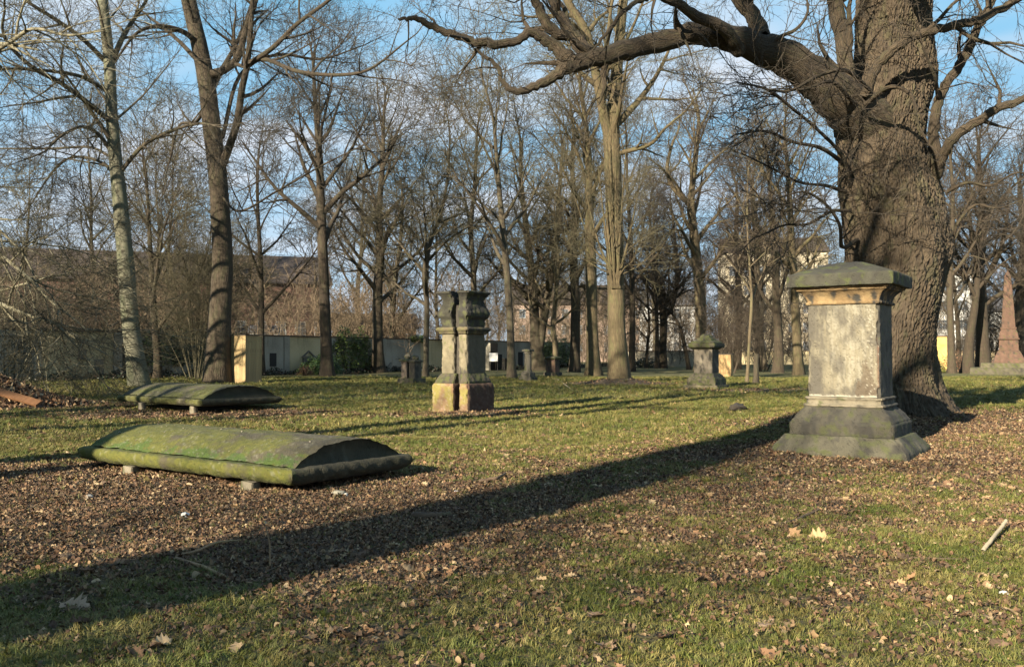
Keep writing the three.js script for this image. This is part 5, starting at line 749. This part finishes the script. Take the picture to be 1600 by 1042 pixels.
const LIST = [
  // name, label, px, depth, trunk points, widths, material, twigs, extra
  ['maple_tree', 'dark upright tree with a forked top, right of the green bushes by the wall', 512, 47, [[508, 500], [505, 420], [502, 340], [500, 280], [497, 220], [492, 160], [488, 90]], [19, 17, 16, 14, 14, 12, 9, 3], 'dark', 'twigBrown', { spray: 'wide' }],
  ['maple_tree', 'thick ivy-free tree with many upswept limbs, right of the ivy mound on the wall', 592, 60, [[590, 520], [590, 450], [594, 400], [592, 330], [598, 250], [600, 170]], [19, 16, 15, 14, 12, 9, 3], 'brown', 'twigOlive', { spray: 'up', ld: 1.2, t0: 0.25 }],
  ['hornbeam_tree', 'thin slightly curved tree just left of the broken scroll tomb', 665, 50, [[666, 530], [667, 470], [663, 430], [672, 380], [690, 330], [700, 270], [702, 200]], [9, 9, 8, 8, 7, 7, 5, 2], 'grey', 'twigOlive', { spray: 'wide', t0: 0.25 }],
  ['hornbeam_tree', 'tall slim grey tree just right of the broken scroll tomb', 799, 45, [[798, 540], [795, 470], [790, 400], [782, 320], [776, 250], [770, 180], [752, 110]], [14, 12, 11, 10, 9, 8, 6, 2], 'grey', 'twigOlive', { spray: 'up', t0: 0.35 }],
  ['plane_tree', 'grey tree splitting in two near the ground, behind the dark column stone', 843, 70, [[838, 540], [835, 500], [832, 440], [824, 370], [815, 290], [812, 210]], [24, 17, 15, 13, 11, 8, 3], 'grey', 'twigBrown', { limbs: [{ p: [[842, 545], [850, 500], [858, 450], [868, 380], [874, 300], [880, 220]], w: [14, 12, 11, 9, 7, 3], on: 3 }] }],
  ['plane_tree', 'pale crooked tree behind the red sandstone tomb', 866, 62, [[868, 545], [864, 510], [868, 470], [872, 400], [866, 330]], [10, 9, 8, 8, 6, 2], 'pale', 'twigOlive', {}],
  ['lime_tree', 'brown tree with straight trunk between the red sandstone tomb and the lime with shoots', 898, 64, [[899, 530], [899, 470], [896, 400], [898, 330], [894, 260], [896, 190]], [17, 15, 14, 13, 11, 8, 3], 'brown', 'twigOlive', { spray: 'up' }],
  ['lime_tree', 'stout light brown tree with a side shadow, immediately left of the lime with shoots', 928, 52, [[926, 540], [925, 480], [923, 410], [920, 330], [920, 260], [916, 200], [905, 110]], [23, 19, 17, 17, 15, 14, 11, 3], 'olive', 'twigOlive', { spray: 'up', t0: 0.45 }],
  ['maple_tree', 'dark thin tree immediately right of the lime with shoots', 987, 66, [[988, 520], [988, 450], [985, 370], [980, 280], [978, 200]], [11, 9, 8, 7, 6, 2], 'dark', 'twigBrown', {}],
  ['maple_tree', 'dark tree forking low in a wide V in front of the sunlit cream wall', 1036, 84, [[1036, 540], [1037, 500], [1034, 460], [1024, 410], [1015, 330]], [13, 12, 12, 9, 8, 3], 'dark', 'twigBrown', { limbs: [{ p: [[1038, 495], [1050, 478], [1058, 440], [1056, 390], [1050, 330]], w: [9, 8, 7, 6, 3], on: 3 }] }],
  ['maple_tree', 'thin dark tree standing close left of the low forked tree', 1026, 80, [[1027, 530], [1026, 480], [1022, 430], [1018, 360]], [7, 6, 6, 5, 2], 'dark', 'twigBrown', {}],
  ['maple_tree', 'thin dark tree leaning left before the sunlit cream wall', 1077, 75, [[1070, 540], [1062, 510], [1050, 490], [1030, 470]], [7, 6, 5, 4, 2], 'dark', 'twigBrown', { n: 4 }],
  ['lime_tree', 'tall pale tree rising behind the stepped-roof tomb', 1096, 66, [[1096, 520], [1093, 450], [1086, 380], [1080, 310], [1086, 260], [1092, 180]], [20, 17, 16, 15, 13, 11, 3], 'pale', 'twigRed', { limbs: [{ p: [[1080, 320], [1068, 310], [1050, 290], [1043, 260], [1052, 220]], w: [8, 8, 7, 6, 4], on: 3 }] }],
  ['young_tree', 'thin pale sapling beside a grey stub, right of the small wooden box', 1167, 38, [[1170, 560], [1172, 520], [1175, 470], [1172, 420], [1168, 340], [1170, 260]], [6, 5, 5, 5, 4, 3, 1.5], 'pale', 'twigRed', { t0: 0.4, spray: 'up', n: 8, ll: 3 }],
  ['maple_tree', 'grey-brown tree with a flared foot, left of the straight tree beside the tall pedestal tomb', 1216, 60, [[1217, 540], [1214, 480], [1212, 400], [1206, 320], [1198, 240]], [17, 14, 12, 11, 9, 3], 'brown', 'twigRed', {}],
  ['lime_tree', 'straight light brown tree just left of the tall pedestal tomb', 1248, 54, [[1246, 540], [1243, 480], [1240, 420], [1236, 350], [1232, 270], [1226, 200]], [16, 14, 13, 12, 11, 9, 3], 'olive', 'twigOlive', { spray: 'up' }],
  ['maple_tree', 'brown tree between the stepped-roof tomb and the grey stub, far back', 1152, 78, [[1154, 530], [1155, 460], [1150, 380], [1152, 300]], [13, 11, 10, 9, 3], 'brown', 'twigRed', {}],
  ['maple_tree', 'twiggy reddish tree behind the pale sapling', 1190, 72, [[1186, 530], [1180, 460], [1184, 380], [1176, 290]], [14, 12, 11, 9, 3], 'brown', 'twigRed', { ld: 1.3 }],
  ['lime_tree', 'reddish brown trunk right of the oak in front of the white flats', 1488, 58, [[1487, 530], [1485, 470], [1486, 400], [1490, 320], [1485, 240]], [12, 10, 10, 9, 8, 3], 'brown', 'twigRed', {}],
  ['maple_tree', 'broad dark tree left of the red obelisk', 1537, 62, [[1536, 530], [1534, 470], [1530, 400], [1535, 320], [1530, 230]], [21, 18, 17, 15, 12, 4], 'dark', 'twigBrown', { ld: 1.2 }],
  ['maple_tree', 'leaning dark trunk touching the broad dark tree by the obelisk', 1512, 60, [[1516, 530], [1524, 480], [1528, 430], [1518, 360], [1510, 280]], [18, 13, 10, 9, 7, 3], 'dark', 'twigBrown', {}],
  ['maple_tree', 'dark tree behind the red obelisk at the right edge', 1592, 72, [[1594, 520], [1596, 450], [1600, 370], [1594, 290]], [16, 14, 13, 11, 3], 'dark', 'twigBrown', { ld: 1.2 }],
  ['hornbeam_tree', 'thin brown-stemmed tree in ivy between the two big left trees', 246, 44, [[245, 550], [240, 500], [236, 430], [232, 350], [226, 260]], [14, 12, 10, 9, 7, 3], 'brown', 'twigOlive', { t0: 0.2, ld: 1.3 }],
  ['hornbeam_tree', 'dark tree trunk close behind the wooden box', 410, 52, [[408, 540], [408, 480], [406, 400], [402, 320], [404, 240]], [10, 9, 9, 8, 6, 2], 'dark', 'twigBrown', { t0: 0.3 }],
  ['hornbeam_tree', 'grey tree left of the small moss-capped tomb by the wall', 612, 66, [[612, 520], [616, 450], [625, 380], [628, 300]], [10, 9, 8, 7, 2], 'grey', 'twigOlive', { spray: 'up', t0: 0.25 }],
  ['hornbeam_tree', 'slim tree behind the broken scroll tomb', 735, 66, [[738, 520], [740, 440], [736, 360], [742, 280], [746, 200]], [11, 10, 9, 8, 7, 2], 'grey', 'twigOlive', { spray: 'up', t0: 0.3 }],
];
LIST.forEach(([name, label, px, d, trunk, w, mat, tw, o], i) => {
  const top = trunk[trunk.length - 1];
  tree(name, label, { seed: 400 + i * 7, d, px, trunk: [...trunk, [top[0] + (i % 2 ? 6 : -8), top[1] - 40]], w, mat: M[mat], twig: M[tw], split: o.limbs || d < 60, taper: 0.55, lr: 0.5, an: [1.05, 0.45], ll: o.ll ?? 7, ld: o.ld ?? 1.0, t0: o.t0 ?? 0.32, n: o.n, limbs: o.limbs, S: { ...MID, spray: o.spray === 'up' && d < 56 ? 'up' : d < 50 ? o.spray ?? 'wide' : 'far' } });
});
// the plane tree at the left edge, pale branches reaching into the picture
tree('plane_tree', 'pale-barked branches hanging in from the left edge, trunk beyond the frame', {
  seed: 61, d: 27, px: -300, mat: M.plane, twig: M.twigOlive, split: true, n: 7, t0: 0.35, ll: 7, trunk: [[-290, 480], [-283, 380], [-275, 250], [-270, 100], [-270, -100]], w: [42, 36, 33, 30, 24, 14], S: { ...NEAR, sdens: 1.1, up: [0, -0.05, -0.03] },
  limbs: [{ p: [[-285, 420], [-90, 430], [-30, 462], [8, 478, -0.5], [50, 495, -1], [85, 505, -1.2], [100, 518, -1.4], [125, 532, -1.6], [165, 553, -2]], w: [12, 9, 7, 6, 5.5, 5, 4, 3, 2], dens: 1.2 }, { p: [[-281, 370], [-80, 350], [-20, 385], [15, 410, -0.5], [50, 440, -0.8], [76, 468, -1], [110, 495, -1.2], [136, 516, -1.5]], w: [10, 8, 6, 5, 5, 4, 3, 2], dens: 1.2 },
    { p: [[-272, 180], [-90, 110], [-30, 90], [14, 66, -0.5], [50, 45, -1], [105, 55, -1.5], [160, 48, -2]], w: [11, 9, 8, 7, 5, 4, 2], dens: 1.0 }, { p: [[-278, 300], [-100, 290], [-40, 330], [10, 370], [40, 405], [60, 450]], w: [9, 7, 6, 4, 3, 2], dens: 1.2 }, { p: [[-270, 120], [-90, 60], [-40, 70], [0, 68], [60, 78, -1]], w: [10, 8, 7, 6, 3], dens: 1.0 }],
});

// ---------------------------------------------------------------- the far wood: copies of a few trees
{
  const R = rngOf(909), protos = [];
  const kinds = [['brown', 'twigBrown', 'wide', 17, 0.26], ['grey', 'twigOlive', 'up', 20, 0.24], ['dark', 'twigRed', 'wide', 15, 0.22], ['olive', 'twigOlive', 'up', 18, 0.25], ['brown', 'twigRed', 'wide', 13, 0.16], ['grey', 'twigBrown', 'wide', 22, 0.3]];
  const GROUPS = ['bare trees beyond the graveyard wall on the left', 'bare trees at the back of the graveyard in the middle', 'bare trees at the back of the graveyard on the right'];
  const TEXT = ['bare brown tree beyond the graveyard wall, left of the broken scroll tomb', 'bare brown tree far back in the middle, between the scroll tomb and the stepped-roof tomb', 'bare brown tree far back on the right, beyond the stepped-roof tomb and the oak'];
  const spots = [];
  for (let k = 0; k < 13; k++) { const d = lerp(62, 105, R()), px = lerp(-220, 660, (k + R()) / 13); spots.push([px, px < 620 ? Math.max(d, 66 + Math.max(0, px) * 0.03) : d, 0]); }
  for (let k = 0; k < 14; k++) spots.push([lerp(660, 1080, (k + R()) / 14), lerp(78, 135, R()), 1]);
  for (let k = 0; k < 15; k++) spots.push([lerp(1080, 1760, (k + R()) / 15), lerp(70, 130, R()), 2]);
  spots.forEach(([px, d, gi], i) => {
    const k = i % kinds.length, [m, tw, sp, h, r] = kinds[k], s = lerp(0.68, 1.08, R());
    if (!protos[k]) { protos[k] = tree('bare_tree', TEXT[gi], { seed: 700 + k * 3, d, px, h, r, mat: M[m], twig: M[tw], ld: 0.95, lr: 0.45, an: [1.05, 0.45], ll: h * 0.34, t0: 0.24, S: { ...MID, dens: [1.1, 1.4, 1], spray: 'far', rmin: 0.02, sdens: 0.9, ss: 1.2 } }, GROUPS[gi]); return; }
    const c = protos[k].clone(), p = ground(px, d); c.name = numbered('bare_tree'); c.position.copy(p); c.rotation.y = R() * 6.28; c.scale.setScalar(s); c.userData = { label: TEXT[gi], category: 'tree', group: GROUPS[gi] }; scene.add(c);
  });
  // trees outside the frame on the left and behind: only their shadows reach into the picture
  const OUT = [[-13.6, 13.6, 0.3, 11], [-16, -9, 0.3, 13], [-21.5, -13, 0.3, 14], [-34, -26, 0.3, 16], [-19.5, -0.5, 0.34, 15], [-21, -9, 0.32, 15], [-28, -4, 0.4, 17], [-30, -19, 0.36, 16], [-38, 4, 0.4, 17], [-41, -13, 0.4, 17], [-26, 25, 0.3, 14], [-24, 33, 0.3, 15]];
  const L2 = 'bare tree left of the frame that throws a band of shade over the lawn', G2 = 'bare trees left of the frame';
  OUT.forEach(([x, z, r, h], i) => {
    const k = i % 6, c = protos[k].clone(); c.name = numbered('bare_tree'); c.position.set(x, H(x, z), z); c.rotation.y = i * 1.7; c.scale.setScalar(h / kinds[k][3]); c.userData = { label: L2, category: 'tree', group: G2 }; scene.add(c);
  });
  // slim trunks with high crowns, just outside the frame: their shadows are the streaks on the lawn
  [[-8.4, -6.2, 0.26, 15], [-16.5, -9.5, 0.3, 16], [-12.2, 0.95, 0.22, 16], [-20.5, -15.5, 0.28, 15], [-15.2, -3.2, 0.2, 15]].forEach(([x, z, r, h], i) => {
    const t = thing('tall_tree', 'slim high-crowned tree just left of the frame, striping the lawn with shade', 'tree', [x, H(x, z), z], 0, 'slim trees just left of the frame'), q = rngOf(70 + i);
    const [pts, rs] = curve([V(0, -0.1, 0), V(0.1 - q() * 0.2, h * 0.3, 0.1), V(q() * 0.4 - 0.2, h * 0.6, -0.1), V(0, h, 0)], [r * 1.1, r, r * 0.75, 0.05], 20), o = { tubes: [], sprays: [] };
    part('trunk', trunkGeo(pts, rs, 9, 0.35), M.brown, t); fork(o, q, pts, rs, h, 0, { ...S0, ...MID, sdens: 0.8 }, 0.62, 0.6); part('crown', tubes(o.tubes), M.brown, t); twigs(t, o.sprays, SPRAY.wide, M.twigBrown, q);
  });
  // the big trunk whose shade crosses the foreground to the oak
  const t = thing('shade_tree', 'thick tree left of the frame whose trunk shades the foreground diagonally', 'tree', [-8.5, H(-8.5, 3.35), 3.35]), S = { ...S0, ...MID };
  const [pts, rs] = curve([V(0, -0.1, 0), V(0.1, 1.5, 0.05), V(0.32, 3, 0.2), V(0.6, 4.6, 0.4), V(0.5, 6.5, 0.35), V(0.2, 9.5, 0.1), V(0, 17, 0)], [0.66, 0.56, 0.54, 0.54, 0.52, 0.46, 0.2], 30);
  part('trunk', trunkGeo(pts, rs, 14, 0.4), M.brown, t);
  for (let i = 1; i < rs.length; i++) { rs[i] *= 1 + 0.13 * N2(i * 0.8, 5); pts[i].x += 0.1 * N2(i * 0.55, 9); }
  const o = { tubes: [], sprays: [] }; for (const [i, a] of [[9, 2.6], [13, 3.4]]) grow(o, rngOf(40 + i), pts[i], V(Math.cos(a) * 0.8, 0.7, -Math.sin(a)), 1.5, 0.09, 1, { ...S, levels: 2, sdens: 1.2 }); fork(o, rngOf(4), pts, rs, 13, 0, { ...S, sdens: 2 }, 0.76, 0.5);
  part('crown', tubes(o.tubes), M.brown, t); twigs(t, o.sprays, SPRAY.wide, M.twigBrown, rngOf(6));
}
{ // the dense far undergrowth that reads as one brown mass
  const R = rngOf(321), lots = [];
  for (let k = 0; k < 9500; k++) { const px = lerp(-260, 1800, R()), left = px < 640, d = left ? lerp(64, 81, R()) : lerp(84, 145, R()); if (left && (px > 330 && px < 520 && R() < 0.55)) continue; const p = ground(px, d, Math.pow(R(), 1.3) * (left ? 7.5 : 9) * (0.75 + 0.35 * N2(px * 0.012, 3))), o = { sprays: [] }; spray(o, R, p, V((R() - 0.5) * 0.9, 1, (R() - 0.5) * 0.9), 1.7); lots.push(...o.sprays); }
  const holder = new THREE.Group(); twigs(holder, lots, SPRAY.far.slice(0, 2), std({ color: rgb(0.15, 0.108, 0.066) }), R, 0.45);
  for (const im of [...holder.children]) { im.name = numbered('far_thicket'); scene.add(im); tag(im, 'brown twiggy undergrowth and thicket far behind the graveyard', null, null, 'stuff'); }
}
// ---------------------------------------------------------------- the heap of leaves at the left edge
{
  const cx = -13.2, d = 20.9, R = rngOf(88), t = thing('leaf_heap', 'heap of dry brown leaves raked up at the left edge', 'leaf heap', [cx, H(cx, -d), -d]);
  const hh = (x, z) => 1.0 * Math.exp(-(x * x / 3.8 + z * z / 1.6) * 1.05) + 0.05 * N2(x * 2.5, z * 2.5) * Math.exp(-(x * x / 6 + z * z / 3));
  const g = new THREE.PlaneGeometry(7.6, 4.4, 80, 46).rotateX(-Math.PI / 2), a = g.attributes.position; for (let i = 0; i < a.count; i++) a.setY(i, hh(a.getX(i), a.getZ(i)) - 0.03); g.computeVertexNormals();
  part('heap', g, std({ map: rep(T.ground, 3, 2), color: rgb(0.17, 0.10, 0.065) }), t);
  const list = []; for (let k = 0; k < 9000; k++) { const x = (R() - 0.5) * 7.4, z = (R() - 0.5) * 4.2, y = hh(x, z); if (y < 0.03 + R() * 0.16) continue; const s = lerp(0.05, 0.13, R()), b = lerp(0.5, 1.5, R()), c = BROWNS[Math.floor(R() * 7)].map((v) => v * b); list.push([new THREE.Matrix4().compose(V(x, y + R() * 0.03, z), new THREE.Quaternion().setFromEuler(new THREE.Euler((R() - 0.5) * 1.8, R() * 6.28, (R() - 0.5) * 1.8)), V(s, s, s)), c]); }
  scatter('leaves', null, null, [flakeGeo(1, 0, 0.9), flakeGeo(2, 1, 1.3), flakeGeo(3, 1, -1)], deadLeaf, list, t);
  const pl = part('plank', uvBox(1.5, 0.05, 0.2), std({ map: rep(T.plank, 1, 1), color: rgb(0.24, 0.115, 0.05) }), scene); pl.position.copy(at(14, 617, 19.9)); pl.rotation.set(0.5, -0.25, -0.155); tag(pl, 'orange-brown wooden board lying on the leaf heap', 'board');
}
// ---------------------------------------------------------------- small things on the ground
{
  const R = rngOf(99), woodM = std({ map: rep(T.barkColor, 3, 1), color: rgb(1.5, 1.25, 0.95) }), darkW = std({ map: rep(T.barkColor, 3, 1), color: rgb(0.6, 0.5, 0.42) }), paleW = std({ color: rgb(0.58, 0.46, 0.29) });
  const gp = (px, py) => { let d = EYE * F / (py - 555); for (let i = 0; i < 4; i++) d = (EYE - H(gx(px, d), -d)) * F / (py - 555); return ground(px, d); };
  const stick = (label, list, r, mat, o = {}) => {                 // pixels along the ground, with lifts in metres
    const P = list.map(([x, y, l = 0]) => gp(x, y).add(V(0, r * 0.8 + l, 0))), foot = P[0].clone(), [p, rr] = curve(P.map((q) => q.sub(foot)), [r, r * 0.9, o.tip ?? r * 0.55], P.length * 4);
    for (let i = 1; i < p.length - 1; i++) { p[i].x += (R() - 0.5) * r * 0.8; p[i].y += (R() - 0.5) * r * 0.6; }
    const g = new Geo(); g.tube(p, rr.map((q) => q * 1.35), 8); const a = p[0], n = g.p.length / 3; const m = part(o.name ?? 'stick', g.build(), mat, scene); m.position.copy(foot); return tag(m, label, o.cat ?? 'stick');
  };
  stick('bent pale stick lying in the dark shade, lower left', [[276, 869], [310, 865, 0.02], [340, 855, 0.03], [378, 848, 0.02]], 0.006, woodM);
  stick('straight brown stick below the bent pale stick, lower left', [[277, 872], [320, 888, 0.01], [360, 903], [400, 912]], 0.008, woodM);
  { const b = gp(424, 887), t = part('stick', (() => { const g = new Geo(); const q = at(415, 822, -b.z + 0.06).sub(b), m = at(421, 850, -b.z + 0.03).sub(b); g.tube([V(0, -0.03, 0), m, q], [0.006, 0.005, 0.004], 7); return g.build(); })(), woodM, scene); t.position.copy(b); tag(t, 'thin stick standing upright in the ground, lower left', 'stick'); }
  stick('brown stick end just right of the upright stick', [[400, 908], [412, 898], [430, 888], [470, 886]], 0.006, darkW);
  stick('long thin twig lying across the leaves, below the front lid', [[505, 893], [540, 892], [590, 885], [640, 866]], 0.005, woodM);
  stick('short dark log with a pale cut end in the shade, centre', [[646, 808], [665, 809], [685, 808], [702, 806]], 0.022, darkW, { tip: 0.018, name: 'log', cat: 'log' });
  stick('dark curved piece of bark right of the front lid', [[748, 754], [762, 752, 0.01], [776, 751, 0.02], [790, 745, 0.03]], 0.014, darkW);
  stick('bright peeled stick tilted up at the right', [[1532, 862], [1545, 852, 0.03], [1558, 841, 0.05], [1569, 830, 0.07]], 0.010, paleW, { tip: 0.009 });
  stick('dark stick above the two pale oak leaves', [[1208, 822], [1235, 816], [1258, 808, 0.01], [1278, 800, 0.02]], 0.011, darkW);
  stick('long thin brown twig below the two pale oak leaves', [[1240, 862], [1280, 865], [1320, 864], [1348, 862]], 0.005, woodM);
  stick('dark twig in the grass left of the bright peeled stick', [[1380, 869], [1430, 871], [1500, 873], [1530, 866]], 0.006, darkW);
  stick('twig lying in the grass, lower centre', [[742, 946], [770, 950], [800, 955], [822, 952]], 0.004, woodM);
  stick('dark cut branch with a pale end at the far left of the shade', [[98, 872], [106, 874], [114, 870]], 0.016, darkW);
  stick('dark branch lying beside the cut branch, lower left', [[138, 863], [160, 862], [190, 856]], 0.012, darkW);
  stick('twig poking up from the litter at the foot of the pedestal tomb', [[1326, 702], [1327, 700, 0.05], [1329, 698, 0.12]], 0.011, darkW);
  stick('thin pale twig crossing the lawn before the stout brown tree', [[868, 592], [880, 600, 0.02], [895, 610]], 0.02, paleW);
  // oak leaves big enough to pick out
  const oakLeaf = (label, px, py, s, turn, tilt, col, seed) => {
    const n = 34, pts = [], R2 = rngOf(seed); for (let k = 0; k <= n; k++) { const v = k / n, lobe = 0.5 + 0.5 * Math.cos(v * 6.283 * 4.5 + 0.4), w = Math.sin(Math.PI * Math.pow(v, 0.8)) * (0.20 + 0.20 * lobe) * lerp(0.85, 1.15, R2()); pts.push([v, w]); }
    const pos = [], idx = []; for (const [v, w] of pts) for (const q of [-1, -0.5, 0, 0.5, 1]) { const x = q * w, z = v - 0.5; pos.push(x * s, s * (0.3 * x * x + 0.10 * Math.abs(q) * w + 0.05 * Math.sin(v * 5 + q * 2 + seed) + 0.2 * z * z), z * s); }
    for (let k = 0; k < n; k++) for (let q = 0; q < 4; q++) { const a = k * 5 + q, b = a + 5; idx.push(a, b, a + 1, a + 1, b, b + 1); }
    const g = new THREE.BufferGeometry(); g.setAttribute('position', new THREE.Float32BufferAttribute(pos, 3)); g.setIndex(idx); g.computeVertexNormals();
    const p = gp(px, py), t = thing('oak_leaf', label, 'leaf', [p.x, p.y + 0.012, p.z]); t.rotation.set(tilt, turn, 0, 'XYZ'); part('blade', g, std({ color: rgb(...col), roughness: 0.75 }), t); const st = new Geo(); st.tube([V(0, s * 0.09, -0.5 * s), V(0.01 * s, s * 0.10, -0.62 * s), V(0.04 * s, s * 0.08, -0.76 * s)], [0.0016, 0.0013, 0.0012], 5); part('stalk', st.build(), darkW, t);
  };
  oakLeaf('large tan oak leaf lying at the lower left', 122, 948, 0.17, 1.35, 0.35, [0.38, 0.26, 0.16], 3);
  oakLeaf('bright yellow-brown oak leaf, right one of the two side by side on the right', 1281, 842, 0.17, 1.45, 0.75, [0.46, 0.31, 0.14], 4);
  oakLeaf('orange-brown curled oak leaf, left one of the two side by side on the right', 1243, 838, 0.13, 0.7, 0.8, [0.38, 0.22, 0.10], 5);
  oakLeaf('brown oak leaf in the grass at the lower centre left', 530, 985, 0.10, 1.9, 0.1, [0.33, 0.215, 0.11], 6);
  oakLeaf('brown oak leaf in the lower right grass', 1195, 975, 0.11, 2.2, 0.1, [0.28, 0.19, 0.12], 7);
  oakLeaf('dark brown oak leaf near the bottom right of centre', 945, 1010, 0.11, 0.9, 0.0, [0.3, 0.19, 0.11], 8);
  oakLeaf('brown oak leaf curled at the right of the shade end', 930, 962, 0.11, 2.7, -0.1, [0.26, 0.165, 0.095], 9);
  // stones and chunks
  const stone = (label, px, py, s, col, seed) => { const g = mergeVertices(new THREE.IcosahedronGeometry(1, 3).deleteAttribute('uv').deleteAttribute('normal')), a = g.attributes.position; for (let i = 0; i < a.count; i++) { const x = a.getX(i), y = a.getY(i), z = a.getZ(i), k = 1 + 0.35 * N3(x * 1.3 + seed, y * 1.3, z * 1.3); a.setXYZ(i, x * k * s[0], y * k * s[1], z * k * s[2]); } g.computeVertexNormals(); const m = part('stone', g, std({ color: rgb(...col) }), scene); m.position.copy(gp(px, py).add(V(0, s[1] * 0.5, 0))); m.rotation.y = seed; tag(m, label, 'stone'); };
  stone('small white stone on the leaf mould below the front lid', 291, 806, [0.028, 0.022, 0.025], [0.72, 0.68, 0.6], 1); stone('pale oblong stone chip left of the front lid', 141, 778, [0.075, 0.02, 0.03], [0.6, 0.53, 0.42], 2); stone('flat pebble in the shade under the right end of the front lid', 530, 772, [0.06, 0.025, 0.05], [0.3, 0.27, 0.2], 3); stone('bright pebble at the right end of the shaded stone, under the front lid', 541, 774, [0.02, 0.018, 0.02], [0.65, 0.6, 0.5], 4); stone('tiny white stone in the shade right of the front lid', 713, 769, [0.018, 0.014, 0.018], [0.62, 0.64, 0.68], 5); stone('small pale stone in the right foreground grass', 1564, 926, [0.02, 0.012, 0.014], [0.7, 0.66, 0.58], 6); stone('dark earth clod beside the shade, before the pedestal tomb', 1152, 641, [0.22, 0.1, 0.15], [0.07, 0.055, 0.04], 7);
}
renderer.render(scene, camera);
